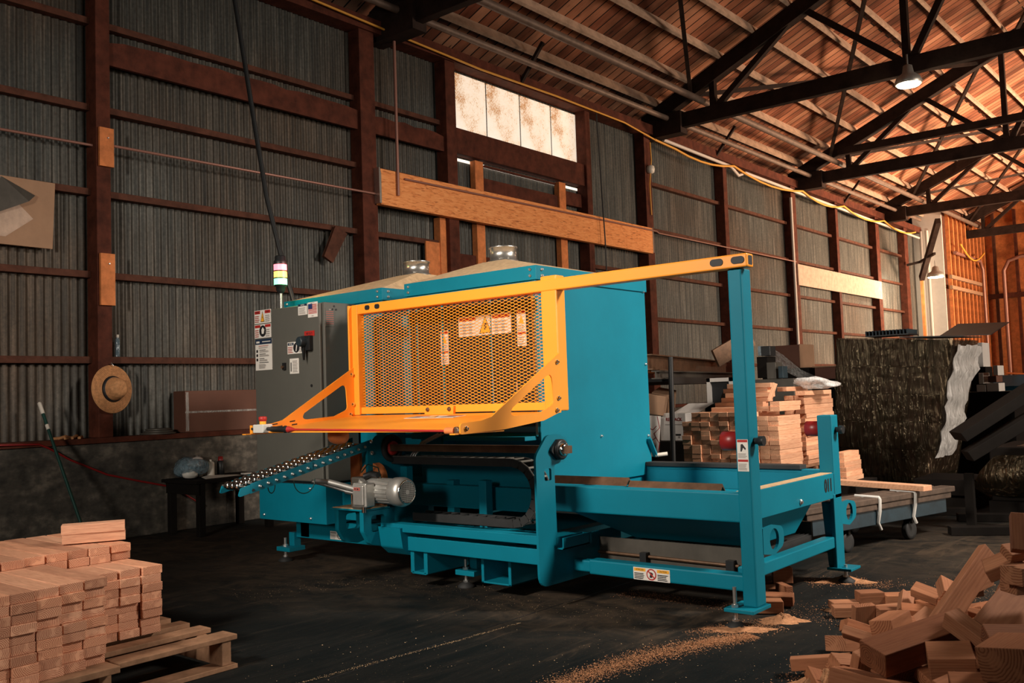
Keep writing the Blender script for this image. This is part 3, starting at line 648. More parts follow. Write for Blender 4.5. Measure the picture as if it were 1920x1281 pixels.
# expanded metal: diagonal strands clipped to the opening
me = MB(); x0, x1, z0, z1 = 3.41, 4.94, 1.075, 1.695; P, Q = .0505, .0190; sl = Q/P; H = z1-z0; W = x1-x0
for sg in (1, -1):
    n = int((W*sl+H)/Q)+2
    for k in range(-1, n):
        c0 = k*Q if sg > 0 else k*Q
        # z = z0 + c0 - sl*(x-x0) for sg>0 ; z = z1 - c0 + sl*(x-x0) for sg<0
        fz = (lambda x: z0+c0-sl*(x-x0)) if sg > 0 else (lambda x: z0+H-c0+sl*(x-x0))
        fx = (lambda z: x0+(z0+c0-z)/sl) if sg > 0 else (lambda z: x0+(z-z0-H+c0)/sl)
        a = max(x0, min(fx(z0), fx(z1))); b_ = min(x1, max(fx(z0), fx(z1)))
        if b_-a > .004: me.bar((a, 4.11+.0008*sg, fz(a)), (b_, 4.11+.0008*sg, fz(b_)), .0026, .0026, 'yellow', (0, 1, 0))
me.build('expanded_mesh', mac)
# side arms of the scoop
def arm(x, name='guard_arm'):
    out = rpoly([(4.075, 1.345), (4.085, 1.03), (3.92, .985), (3.60, .955), (3.27, .945), (3.27, .998), (3.42, 1.005), (3.50, 1.022)], [0, .03, .04, 0, .012, .02, .02, .03])
    hole = rpoly([(4.0, 1.245), (4.01, 1.07), (3.90, 1.03), (3.62, 1.015), (3.66, 1.058)], [.035, .03, .03, .03, .03])
    a = MB().prism(out, 'x', x, x+.008, 'yellow', [hole]); a.box(x-.035, x, 3.24, 3.60, .945, .951, 'yellow')
    o = a.build(name, mac)
    s = MB()
    for y, z in ((4.05, 1.295), (4.055, 1.10), (4.035, 1.035), (3.31, .972)): bolt(s, (x+.008, y, z), X_, .013, 'chrome')
    s.build('bolt', o)
    return o
a1 = arm(3.36); a2 = arm(5.045)
for y, z in ((3.44, 1.0), (3.475, .985), (3.57, 1.012), (3.585, .992)): MB().bar((3.3685, y-.02, z-.002), (3.3685, y+.02, z+.002), .001, .007, 'ink').build('slot', a1)
sh = MB().hexa([(3.37,4.085,1.022),(5.045,4.085,1.022),(5.045,3.30,.956),(3.37,3.30,.956),(3.37,4.085,1.028),(5.045,4.085,1.028),(5.045,3.30,.962),(3.37,3.30,.962)], 'yellow')
sh = sh.build('scoop_plate', mac)
dz = (1.028-.962)/(4.085-3.30); vy = Vector((0, 1, dz)).normalized()
sticker(sh, 'warning_label', (4.05, 3.86, .962+dz*.56+.0005), X_, vy, .40, .11, [('r',.02,.72,.3,.22,'red'),('r',.68,.72,.3,.22,'red'),('p',[(.36,.08),(.62,.08),(.49,.9)],'ink'),('p',[(.385,.13),(.595,.13),(.49,.8)],'orange'),('l',.03,.1,.3,.55,4,'greyink'),('l',.66,.1,.3,.55,4,'greyink')])
# emergency stop with its pull cord
es = MB().box(3.40, 3.50, 3.26, 3.33, .955, 1.005, 'estopw').build('emergency_stop', mac, bevel=0.006)
MB().lathe((3.452, 3.295, 1.005), Z_, [(0, .019), (.02, .019)], 'orange', 16).build('collar', es)
MB().lathe((3.452, 3.295, 1.023), Z_, [(0, .020), (.012, .024), (.024, .024), (.028, .016)], 'red', 16).build('push_button', es)
MB().box(3.37, 3.395, 3.262, 3.275, .952, 1.0, 'yellow').lathe((3.40, 3.258, .98), -Y_, [(0,.008),(.004,.008)], 'ink', 8).build('end_flange', es)
MB().tube([(3.50, 3.295, .978), (3.53, 3.295, .978), (3.535, 3.295, .977), (3.65, 3.297, .975), (3.665, 3.297, .975), (3.70, 3.298, .974)], [.012, .012, .016, .017, .022, .010], 'black', 12).build('cord_grip', es)
cd = MB().tube([(3.69, 3.298, .974), (3.75, 3.30, .973), (4.95, 3.30, .961)], [.02, .006, .006], 'red', 8).build('pull_cord', mac); cd['label'] = 'red pull cord'
ey = MB().tube([(4.93, 3.30, .962), (4.99, 3.30, .962)], .017, 'foam', 10)
ey.lathe((5.0, 3.30, .962), (0,1,0), [(-.006,.012),(-.006,.02),(.006,.02),(.006,.012)], 'rust', 14).tube([(5.01, 3.30, .963), (5.05, 3.30, .966)], .009, 'steel', 8); ey.build('cord_eye', mac)
MB().lathe((3.86, 3.52, .925), (1, .2, -.1), [(-.055, .02), (-.045, .042), (-.01, .050), (.02, .046), (.05, .036), (.062, .015)], 'foam', 14).build('foam_bumper', mac)

# --- tall front post, short rear post, rails of the outfeed table
p = MB().box(6.055, 6.128, 4.10, 4.20, .095, 1.69, 'teal').build('tall_post', mac, bevel=0.008)
MB().box(5.99, 6.14, 4.03, 4.22, .078, .096, 'teal').build('foot_plate', p, bevel=0.003)
def jack(par, x, y, top=.17, z=.096):
    s = MB().tube([(x, y, .028), (x, y, top)], .010, 'zinc', 10).lathe((x, y, z+.0), Z_, [(0,.018),(.014,.018)], 'zinc', 6, False).lathe((x, y, .028), Z_, [(0,.017),(.014,.017)], 'zinc', 6, False)
    s.lathe((x, y, 0.001), Z_, [(0,.05),(.012,.05),(.03,.02)], 'rubber', 18); s.build('levelling_foot', par)
jack(p, 6.03, 4.07, .19)
sticker(p, 'warning_label', (6.064, 4.099, .728), X_, Z_, .056, .15, [('r',.04,.91,.92,.08,'red'),('p',[(.3,.62),(.42,.62),(.55,.74),(.75,.66),(.8,.72),(.5,.86),(.34,.84)],'ink'),('l',.08,.42,.84,.16,4,'greyink'),('r',.04,.30,.92,.07,'red'),('l',.08,.04,.84,.22,5,'greyink')])
rl = MB().lathe((5.965, 4.15, .868), X_, [(0, .03), (.005, .046), (.085, .046), (.09, .03)], 'redplas', 20).build('red_roller', p)
MB().lathe((6.128, 4.15, .868), X_, [(0, .016), (.025, .016), (.026, .024), (.05, .024)], 'black', 12).build('axle_end', rl)
eye = lambda x, y0, z: MB().prism(rpoly([(y0, z-.055), (y0+.12, z-.075), (y0+.235, z-.04), (y0+.235, z+.05), (y0+.12, z+.07), (y0, z+.065)], [0, .04, .05, .05, .04, 0]), 'x', x, x+.014, 'teal', [circle(y0+.125, z, .052)])
eye(6.116, 4.19, .385).build('lifting_eye', p, bevel=0.002)
q = MB().box(5.975, 6.06, 5.30, 5.40, .47, .947, 'teal').box(6.035, 6.06, 5.28, 5.40, .08, .50, 'teal')
q.hexa([(5.975,5.30,.45),(6.035,5.30,.45),(6.035,5.40,.45),(5.975,5.40,.45),(6.0,5.30,.085),(6.04,5.30,.085),(6.04,5.40,.085),(6.0,5.40,.085)], 'teal')
q = q.build('short_post', mac, bevel=0.006)
MB().box(6.0, 6.14, 5.27, 5.42, .07, .085, 'teal').build('foot_plate', q, bevel=0.003); jack(q, 6.09, 5.32, .10, .07)
rl = MB().lathe((5.885, 5.36, .868), X_, [(0, .03), (.005, .044), (.085, .044), (.09, .03)], 'redplas', 20).build('red_roller', q)
MB().lathe((6.06, 5.36, .862), X_, [(0, .016), (.02, .016), (.021, .024), (.045, .024)], 'black', 12).build('axle_end', rl)
eye(6.04, 5.40, .372).build('lifting_eye', q, bevel=0.002)
fr = MB().box(4.80, 6.055, 4.15, 4.23, .477, .618, 'teal').build('front_rail', mac, bevel=0.008)
er = MB().box(5.985, 6.056, 4.20, 5.31, .475, .617, 'teal')
bolt(er, (6.056, 4.82, .505), X_, .016); er = er.build('end_rail', mac, bevel=0.008)
MB().box(5.987, 6.052, 4.22, 5.29, .6175, .6195, 'dust').build('rail_dust', er)['label'] = 'sawdust on top of the rail'
s = MB()
s.text('011', (6.0568, 5.215, .553), Y_, Z_, .095, 'ink', wide=0.8, bold=.004); s.build('stencilled_number', er)
rr = MB().box(4.70, 5.99, 5.46, 5.54, .50, .618, 'teal')
for x in (5.0, 5.3, 5.6, 5.85): bolt(rr, (x, 5.46, .555), -Y_, .010)
rr = rr.build('rear_rail', mac, bevel=0.004)
MB().box(4.72, 5.80, 5.44, 5.54, .618, .645, 'rubber').build('rubber_edge', rr, bevel=0.004)
ab = MB().prism([(4.255, .618), (4.262, .618), (4.29, .648), (4.318, .618), (4.325, .618), (4.29, .660)], 'x', 4.83, 5.33, 'rust').prism([(4.255, .600), (4.262, .600), (4.29, .632), (4.318, .600), (4.325, .600), (4.29, .645)], 'x', 5.335, 5.88, 'rust'); ab.build('angle_guide', mac)
MB().box(4.75, 5.98, 4.25, 5.46, .465, .49, 'teal').box(4.75, 5.98, 5.44, 5.46, .465, .60, 'teal').build('table_tray', mac)
hp = MB().hexa([(5.25,4.45,.315),(5.94,4.45,.315),(5.94,5.0,.31),(5.25,5.0,.31),(4.95,4.24,.475),(5.99,4.24,.475),(5.99,5.16,.475),(4.95,5.16,.475)], 'teal').build('discharge_hopper', mac, bevel=0.003)
bt = MB().box(5.15, 5.93, 4.44, 5.25, .20, .265, 'rubber')
for k in range(34): bt.box(5.15+k*.023, 5.157+k*.023, 4.44, 5.25, .265, .272, 'rubber')
bt.build('ribbed_belt', mac)
MB().box(5.915, 5.935, 4.40, 4.56, .27, .37, 'greysteel').box(5.80, 5.93, 5.25, 5.27, .17, .34, 'greysteel').build('belt_end_plate', mac)
cb = MB().box(4.85, 5.93, 4.40, 4.415, .165, .312, 'greysteel').tube([(4.9, 4.388, .232), (5.9, 4.388, .222)], .009, 'rust', 8)
for x in (4.98, 5.35, 5.86): cb.box(x-.02, x+.02, 4.36, 4.40, .10, .25, 'black')
cb.build('conveyor_frame', mac)
bt_ = MB().box(5.15, 6.055, 4.14, 4.22, .155, .232, 'teal').box(5.03, 5.16, 4.15, 4.21, .163, .224, 'teal').build('bottom_tube', mac, bevel=0.008)
sticker(bt_, 'caution_label', (5.43, 4.139, .157), X_, Z_, .215, .063, [('r',.02,.70,.32,.24,'orange'),('t','ATENCION',.18,.82,.20,'ink',.72),('c',.5,.5,.46,'red'),('c',.5,.5,.36,'paper'),('p',[(.45,.25),(.52,.25),(.55,.6),(.48,.72)],'ink'),('p',[(.40,.75),(.425,.82),(.60,.25),(.575,.18)],'red'),('r',.66,.70,.32,.24,'orange'),('t','CAUTION',.82,.82,.20,'ink',.8),('l',.03,.1,.3,.52,4,'ink'),('l',.67,.1,.3,.52,4,'ink')])
MB().box(5.985, 6.05, 4.20, 5.30, .195, .258, 'teal').build('side_tube', mac, bevel=0.006)

# --- hooked side plates with shaft and bearing
def jplate(x):
    out = rpoly([(3.848, .12), (4.30, .12), (4.62, .16), (4.62, .345), (4.01, .345), (4.005, .745), (4.09, .755), (4.135, .80), (4.135, .875), (4.06, .905), (3.95, .905), (3.848, .80)],
                [.07, .05, .02, .02, .03, .02, .03, .04, .04, .04, .06, .06])
    return MB().prism(out, 'x', x, x+.014, 'teal', [rrect(3.918, 3.978, .665, .73, .012)])
jp = jplate(5.03).build('hook_plate', mac, bevel=0.002)
bg = MB().prism(rpoly([(3.955, .825), (4.025, .77), (4.06, .77), (4.135, .825), (4.06, .88), (4.025, .88)], .02), 'x', 5.044, 5.062, 'black')
bg.lathe((5.062, 4.042, .825), X_, [(0,.055),(.012,.055),(.016,.046)], 'black', 20).build('bearing', jp)
MB().lathe((5.076, 4.042, .825), X_, [(0,.034),(.022,.034),(.026,.026)], 'chrome', 18).box(5.09, 5.125, 4.022, 4.062, .805, .845, 'rust').build('shaft_end', jp)
MB().box(3.74, 5.03, 4.022, 4.062, .803, .845, 'rust').build('square_shaft', mac, bevel=0.002)['label'] = 'brown square shaft'
ch = MB().box(5.04, 5.09, 4.0, 4.24, .30, .306, 'teal').box(5.04, 5.046, 4.0, 4.24, .30, .36, 'teal').box(5.084, 5.09, 4.0, 4.26, .30, .36, 'teal').box(5.04,5.09,4.235,4.24,.30,.36,'teal'); ch.build('channel_bracket', mac)
lp = MB().prism(rpoly([(3.86, .56), (4.18, .56), (4.18, .90), (3.94, .905), (3.86, .84)], [.01, .01, .03, .04, .03]), 'x', 3.71, 3.722, 'teal')
lp.box(3.69, 3.71, 3.87, 3.96, .50, .84, 'teal').box(3.60, 3.66, 3.92, 3.97, .50, .84, 'teal').box(3.72, 3.78, 4.13, 4.18, .56, .70, 'teal')
lp = lp.build('side_plate', mac, bevel=0.002)
s = MB()
for y, z in ((3.885, .87), (3.89, .80), (3.89, .655), (3.885, .58)): bolt(s, (3.723, y, z), X_, .013)
bolt(s, (3.665, 3.94, .66), X_, .014); s.build('bolt', lp)
MB().lathe((3.722, 4.055, .82), X_, [(0,.085),(.012,.088),(.022,.082),(.024,.062),(.010,.058)], 'rubber', 26).build('bearing', lp)
MB().lathe((3.726, 4.055, .82), X_, [(0,.045),(.022,.043),(.024,.03)], 'red', 20).build('red_seal', lp)
ow = MB().box(3.44, 3.53, 3.96, 4.0, .46, .85, 'orangewood').box(3.60, 3.68, 4.02, 4.05, .46, .72, 'orangewood'); ow.build('timber_packing', mac, bevel=0.002)['label'] = 'orange timber boards'

# --- skate roller ramp
def rz_(y): return .650 + (y-2.935)*.2138   # centre line
ra = math.atan(.2138)
for x, y0, y1 in ((3.50, 2.965, 3.93), (3.72, 2.935, 3.88)):
    n = 10; top = .026; bot = -.026
    pl = rpoly([(y0, rz_(y0)-.024), (y1, rz_(y1)-.03), (y1, rz_(y1)+.028), (y0+.02, rz_(y0)+.024)], [.012, 0, 0, .01])
    o = MB().prism(pl, 'x', x-.004, x+.004, 'teal'); o.prism([(y0+.08, rz_(y0+.08)-.027), (y0+.5, rz_(y0+.5)-.028), (y0+.5, rz_(y0+.5)+.027), (y0+.08, rz_(y0+.08)+.027)], 'x', x+.003, x+.007, 'teal')
    o = o.build('ramp_rail', mac)
    s = MB()
    for k in range(15):
        y = 3.07+k*.0545
        if x > 3.6: bolt(s, (x+.007, y, rz_(y)-.002), X_, .009)
    if x > 3.6: s.lathe((x+.007, 3.03, rz_(3.03)-.012), X_, [(0,.008),(.003,.008)], 'ink', 8); s.build('rivet', o)
for k in range(15):
    y = 2.985+k*.0565; z = rz_(y)+.020
    s = MB()
    for x in (3.565, 3.61, 3.655): s.lathe((x, y, z), X_, [(-.02,.012),(-.017,.022),(.017,.022),(.02,.012)], 'chrome', 16)
    s.tube([(3.504, y, z), (3.716, y, z)], .005, 'steel', 6); s.build('skate_roller', mac)
cy = MB().tube([(3.66, 3.50, .665), (3.70, 3.57, .652)], .014, 'zinc', 8).tube([(3.70, 3.57, .652), (3.83, 3.68, .60)], .017, 'alu', 10).tube([(3.83, 3.68, .60), (3.90, 3.78, .575)], .009, 'chrome', 8)
cy.tube([(3.63, 3.50, .66), (3.70, 3.60, .62), (3.78, 3.66, .585)], .010, 'steel', 8).tube([(3.76, 3.645, .592), (3.80, 3.68, .58)], .014, 'steel', 8); cy.build('support_strut', mac)
def arc(c, r, a0, a1, n, ax): return [Vector(c)+Vector(ax[0])*r*math.cos(a0+(a1-a0)*k/n)+Vector(ax[1])*r*math.sin(a0+(a1-a0)*k/n) for k in range(n+1)]
MB().tube(arc((3.72, 3.38, .68), .075, -PI*1.02, .02, 14, ((0,1,0),(0,0,1))), .003, 'green', 6).tube(arc((3.6, 3.24, .66), .025, -PI, 0, 8, ((0,1,0),(0,0,1.8))), .003, 'green', 6).build('loose_wire', mac)

# --- gear motor on its bracket
br_ = MB().box(3.50, 3.80, 3.74, 3.96, .462, .472, 'teal').build('motor_bracket', mac, bevel=0.002)
MB().box(3.51, 3.79, 3.75, 3.95, .472, .476, 'dust').build('dust_layer', br_)
for x in (3.53, 3.76):
    MB().prism(rpoly([(3.75, .46), (4.0, .46), (4.0, .26), (3.90, .24), (3.80, .26), (3.75, .34)], [0, 0, .02, .04, .05, .04]), 'x', x, x+.035, 'teal', [rrect(3.81, 3.92, .33, .43, .02)]).build('bracket_ear', br_, bevel=0.004)
mt = MB().box(3.70, 3.79, 3.74, 3.83, .475, .665, 'greysteel').build('gear_motor', mac, bevel=0.008)
mb = MB().lathe((3.79, 3.80, .585), X_, [(0,.06),(.04,.075),(.10,.075),(.105,.07),(.24,.07),(.245,.084),(.30,.086),(.325,.078),(.33,.065)], 'alu', 28)
for k in range(18):
    t = 2*PI*k/18; mb.bar((3.89, 3.80+.073*math.cos(t), .585+.073*math.sin(t)), (4.02, 3.80+.073*math.cos(t), .585+.073*math.sin(t)), .004, .014, 'alu', (0, -math.sin(t), math.cos(t)))
mb.build('motor_body', mt)
fc = MB().lathe((4.121, 3.80, .585), X_, [(0,.062),(.001,.062)], 'ink', 24)
for k in range(-5, 6):
    hh = math.sqrt(max(0, .06**2-(k*.011)**2)); fc.box(4.121, 4.125, 3.80+k*.011-.0016, 3.80+k*.011+.0016, .585-hh, .585+hh, 'alu'); fc.box(4.121, 4.125, 3.80-hh, 3.80+hh, .585+k*.011-.0016, .585+k*.011+.0016, 'alu')
fc.lathe((4.121, 3.80, .585), X_, [(0,.014),(.006,.014)], 'alu', 14).lathe((4.12, 3.80, .585), X_, [(0,.062),(.005,.062),(.005,.068),(0,.07)], 'chrome', 28); fc.build('fan_grille', mt)
jb = MB().box(3.80, 3.92, 3.665, 3.735, .50, .64, 'alu').box(3.81, 3.905, 3.655, 3.67, .51, .63, 'alu').build('terminal_box', mt, bevel=0.008)
sticker(jb, 'name_plate', (3.825, 3.6535, .598), X_, Z_, .055, .018, [('r',.15,.3,.2,.4,'ink'),('r',.5,.3,.3,.4,'ink')], base='redink')
MB().tube([(3.86, 3.70, .50), (3.86, 3.70, .465)], .014, 'chrome', 10).build('drain_plug', mt); MB().tube([(3.83, 3.71, .64), (3.84, 3.71, .655)], .02, 'alu', 10).tube([(3.80, 3.76, .67), (3.84, 3.78, .685), (3.90, 3.78, .68)], .018, 'black', 8).build('cable_gland', mt)
MB().lathe((3.70, 3.95, .64), Y_, [(-.05,.10),(0,.10)], 'orangewood', 24).build('drive_guard', mt)
MB().tube([(3.74, 3.79, .69), (3.80, 3.79, .74), (3.88, 3.80, .72), (3.90, 3.80, .66)], .004, 'green', 6).build('loose_wire', mt)

# --- lower frame: trays, cable chain, beams, feet
MB().box(3.80, 5.03, 3.88, 3.96, .335, .382, 'teal').box(3.80, 5.03, 3.94, 4.30, .335, .341, 'teal').build('chain_tray', mac, bevel=0.003)
MB().prism(rpoly([(3.86, .36), (4.0, .36), (4.0, .20), (3.94, .19), (3.88, .24)], [0, 0, .01, .02, .03]), 'x', 3.80, 3.99, 'teal').build('tray_bracket', mac, bevel=0.003)
MB().box(3.99, 5.03, 3.92, 4.0, .222, .305, 'teal').build('lower_beam', mac, bevel=0.004)
MB().box(3.99, 4.02, 3.94, 4.3, .09, .22, 'teal').box(4.10, 4.13, 3.94, 4.3, .09, .22, 'teal').box(4.0, 4.12, 3.94, 4.3, .085, .10, 'teal').build('fork_pocket', mac, bevel=0.003)
MB().box(4.50, 4.52, 4.0, 4.4, .07, .21, 'teal').box(4.70, 4.72, 4.0, 4.4, .07, .21, 'teal').box(4.5, 4.72, 4.0, 4.4, .07, .08, 'teal').build('fork_pocket', mac, bevel=0.003)
MB().box(2.55, 4.95, 4.20, 4.30, .165, .30, 'teal').build('base_beam', mac, bevel=0.004)
MB().box(2.55, 4.75, 5.35, 5.45, .12, .28, 'teal').build('base_beam', mac, bevel=0.004)
for x in (2.60, 4.60): MB().box(x, x+.1, 4.2, 5.45, .17, .29, 'teal').build('cross_beam', mac, bevel=0.004)
sticker(mac, 'caution_label', (2.93, 4.199, .178), X_, Z_, .20, .055, [('r',.02,.72,.3,.22,'greyink'),('c',.5,.5,.42,'ink'),('c',.5,.5,.32,'paper'),('p',[(.42,.72),(.46,.80),(.58,.28),(.54,.2)],'ink'),('l',.03,.1,.3,.55,4,'greyink'),('l',.67,.1,.3,.8,5,'greyink')])
for x, y in ((4.27, 4.12), (2.50, 4.14), (2.6, 5.5), (4.6, 5.5)):
    a = MB().box(x-.05, x+.10, y-.04, y+.10, .075, .105, 'teal').box(x-.01, x+.05, y+.04, y+.10, .10, .20, 'teal').build('foot_bracket', mac, bevel=0.003); jack(a, x, y, .165, .105)
MB().box(4.30, 4.36, 4.22, 4.28, .30, .62, 'teal').build('frame_upright', mac, bevel=0.004); MB().box(3.92, 3.98, 4.34, 4.40, .30, .60, 'teal').build('frame_upright', mac, bevel=0.004)
MB().box(3.55, 4.70, 4.33, 4.40, .43, .57, 'teal').build('inner_beam', mac, bevel=0.004)
ec = MB(); L = [(3.72+.02*0, .742)]
top = [(3.72+(4.70-3.72)*k/14, .745-.00*k) for k in range(15)]
bend = [(4.70+.165*math.sin(a), .575+.17*math.cos(a)) for a in [PI*k/9 for k in range(1, 10)]]
bot = [(4.70-(4.70-3.9)*k/11, .405) for k in range(1, 12)]
path = top+bend+bot
for (xa, za), (xb, zb) in zip(path[:-1], path[1:]):
    d = Vector((xb-xa, 0, zb-za)); nrm = Vector((-d.z, 0, d.x)).normalized()
    a = Vector((xa, 4.06, za)); b_ = Vector((xb, 4.06, zb))
    for y in (4.06, 4.17): ec.bar((xa, y, za), (xb, y, zb), .012, .045, 'rubber', nrm); ec.bar(Vector((xa, y, za))+nrm*.0235, Vector((xb, y, zb))+nrm*.0235, .003, .003, 'edge', nrm)
    ec.bar(Vector((xa, 4.06, za))+nrm*.02, Vector((xa, 4.17, za))+nrm*.02, .012, .006, 'edge', nrm)
    ec.bar(Vector((xa, 4.06, za))-nrm*.02, Vector((xa, 4.17, za))-nrm*.02, .012, .006, 'rubber', nrm)
ec.build('cable_chain', mac)
hs = MB()
for k in range(3): hs.tube([(3.95+.03*k, 4.25, .90), (3.90+.02*k, 4.15, .85), (3.84+.02*k, 4.12, .78), (3.83+.02*k, 4.11, .75)], .006, 'steel', 6)
hs.build('hose', mac)
# ------------------------------------------------------------ lumber
def board_mesh(L, w_, t, key, bev=0.002):
    o = MB().box(-L/2, L/2, -w_/2, w_/2, -t/2, t/2, key).build('sawn_board', None, bevel=bev, origin=(0, 0, 0)); return o
PROTO = {}
def board(name, L, w_, t, loc, rot, key, label, cat, group=None):
    k = (L, w_, t, key)
    if k not in PROTO:
        o = board_mesh(L, w_, t, key); o.name = name; PROTO[k] = o; o.location = loc; o.rotation_euler = rot
    else:
        o = copy_of(PROTO[k], loc, rot); o.name = name
    for z in ('label', 'category', 'group'):
        if z in o: del o[z]
    return tag(o, label, cat, group)

# pallet with squared stack near the camera
pal = empty('wooden_pallet', (4.0, 1.6, 0), 'worn wooden pallet under the squared stack of sawn boards', 'pallet')
def pallet_parts(root, x0, x1, y0, y1, z0, boards, alongy=True):
    for i, (a, b) in enumerate(boards): MB().box(a, b, y0, y1, z0+.122, z0+.144, 'palletwood').build('deck_board', root, bevel=.003)
    for y in (y0+.02, (y0+y1)/2, y1-.07): MB().box(x0+.01, x1-.01, y, y+.045, z0+.02, z0+.122, 'palletwood').build('stringer', root, bevel=.003)
    for a in (x0, (x0+x1)/2-.05, x1-.10): MB().box(a, a+.10, y0, y1, z0+.001, z0+.02, 'palletwood').build('bottom_board', root, bevel=.002)
pallet_parts(pal, 3.42, 4.56, .80, 2.36, 0, [(3.42, 3.52), (3.60, 3.69), (3.77, 3.86), (3.94, 4.03), (4.11, 4.19), (4.27, 4.36)])
MB().box(4.455, 4.56, 1.83, 2.36, .122, .144, 'palletwood').build('deck_board', pal, bevel=.003)
MB().box(4.455, 4.605, .80, 1.815, .120, .146, 'palletwood').build('deck_board', pal, bevel=.003)
MB().box(4.47, 4.545, 1.76, 1.81, .02, .12, 'palletwood').build('block', pal, bevel=.003)
G = 'sawn boards on the near pallet'
cols = [(2.148, 4.24, 8), (2.052, 4.235, 8), (1.958, 4.232, 8), (1.861, 4.30, 8), (1.764, 4.50, 9), (1.672, 4.515, 9), (1.579, 4.53, 9), (1.486, 4.54, 9), (1.394, 4.54, 9), (1.302, 4.54, 9)]
for ci, (y, xf, n) in enumerate(cols):
    for k in range(n):
        L = (1.20, .92)[ci < 4]; t = .0365
        xx = xf+R.uniform(-.012, .012)+(0.012*(n-k)/n if ci >= 4 else 0)
        board('sawn_board', L, .090, .0360, (xx-L/2, y+R.uniform(-.003, .003), .1455+t*(k+.5)), (0, 0, R.uniform(-.006, .006)), 'pine',
              'sawn board in the %s column from the bare pallet end, %s up from the deck' % (nth(ci), nth(k)), 'board', G)
zt = .1455+.0365*8; zn = .1455+.0365*9
for i, y in enumerate((2.160, 2.06, 1.965, 1.868, 1.772, 1.677, 1.582, 1.488)):
    n = 2 if i < 4 else 1; z0 = zt if i < 4 else zn
    for k in range(n):
        board('sawn_board', .66, .090, .0360, (3.97-.33+R.uniform(-.02, .02)-(.02 if i == 0 else 0), y, z0+.0005+.0365*(k+.5)), (0, 0, R.uniform(-.01, .01)), 'pine',
              'set back sawn board on the stack top, %s from the bare end, %s' % (nth(i), ('lower', 'upper')[k] if n > 1 else 'single'), 'board', G)
yw = math.atan2(.235, .121)
for k in range(2):
    board('sawn_board', .268, .089, .0425, (3.79+.003*k, 2.118-.004*k, .5165+.0425*(k+.5)), (0, 0, yw-.02*k), 'pine', '%s of the two short pale boards laid across the top of the stack' % ('lower', 'upper')[k], 'board', G)

# short boards stacked behind the outfeed table
for i in range(3):
    q = empty('wooden_pallet', (4.55, 7.45, .163*i), 'wooden pallet under the orange boards behind the machine, %s of three' % ('lowest', 'middle', 'topmost')[i], 'pallet')
    pallet_parts(q, 4.0, 5.02, 6.95, 8.35, .163*i, [(4.0+.13*k, 4.09+.13*k) for k in range(8)])
G2 = 'orange boards stacked behind the outfeed table'
zb = .163*2+.1455
for c in range(10):
    for k in range(12):
        if (c in (0, 1) and k == 11) or (c == 9 and k > 9): continue
        board('stacked_board', .43, .083, .0375, (4.945-.086*c+R.uniform(-.003, .003), 7.215+R.uniform(-.012, .012), zb+.038*(k+.5)), (0, R.uniform(-.004, .004), PI/2+R.uniform(-.01, .01)), 'pine_red',
              'orange board, %s column from the tall post side, %s layer, front stack behind the table' % (nth(c), nth(k)), 'board', G2)
for c in range(2):
    for k in range(15):
        board('stacked_board', .62, .083, .0375, (4.955-.09*c+R.uniform(-.006, .006), 7.82+R.uniform(-.02, .02), zb+.038*(k+.5)), (0, 0, PI/2+R.uniform(-.012, .012)), 'pine_red',
              'orange board, %s layer of the rear stack behind the table, %s row' % (nth(k), ('outer', 'inner')[c]), 'board', G2)
zt1, zt2 = zb+.038*12, zb+.038*15
EX = [(.62, 4.98, 7.75, zt2+.019, 1.60, 'pale board topmost on the rear orange stack'), (.42, 4.86, 7.60, zt2+.057, 1.55, 'shorter pale board crowning the rear orange stack'),
      (.50, 4.62, 7.12, zt1+.019, .05, 'orange board laid crosswise on the front stack'), (.46, 4.58, 7.20, zt1+.057, -.12, 'slanted orange board on the crosswise one'),
      (.42, 4.62, 7.22, zt1+.095, .0, 'second crosswise board from the top of the front stack'), (.40, 4.66, 7.20, zt1+.133, .03, 'third crosswise board on the front stack, below the top pair'), (.40, 4.63, 7.22, zt1+.171, -.03, 'next to top crosswise board on the front stack'), (.38, 4.67, 7.2, zt1+.209, .02, 'topmost crosswise board on the front orange stack'),
      (.40, 4.96, 7.20, zt1+.019, 1.57, 'lengthwise board on the outer edge of the front stack'), (.40, 4.96, 7.21, zt1+.057, 1.55, 'second lengthwise board on the outer edge of the front stack')]
for L, x, y, z, yw, lab in EX: board('stacked_board', L, .083, .0375, (x, y, z), (0, 0, yw), 'pine_red', lab, 'board', G2)
board('stacked_board', .14, .06, .036, (4.93, 7.04, zt1+.155), (.1, -1.2, .3), 'pine_red', 'small stub leaning upright on the front orange stack', 'board', G2)
for k in range(6):
    board('stacked_board', .36, .083, .0375, (5.30-.008*k, 7.62+.01*k, .3455+.038*(k+.5)), (0, 0, PI/2+.02*(k % 3-1)), 'pine_red', 'board in the low outer pile by the cart, %s up' % nth(k), 'board', G2)
MB_ = MB().box(5.18, 5.42, 7.40, 7.90, .0, .345, 'dark').build('dark_crate', bevel=.004); tag(MB_, 'dark crate under the low outer pile of boards', 'crate')

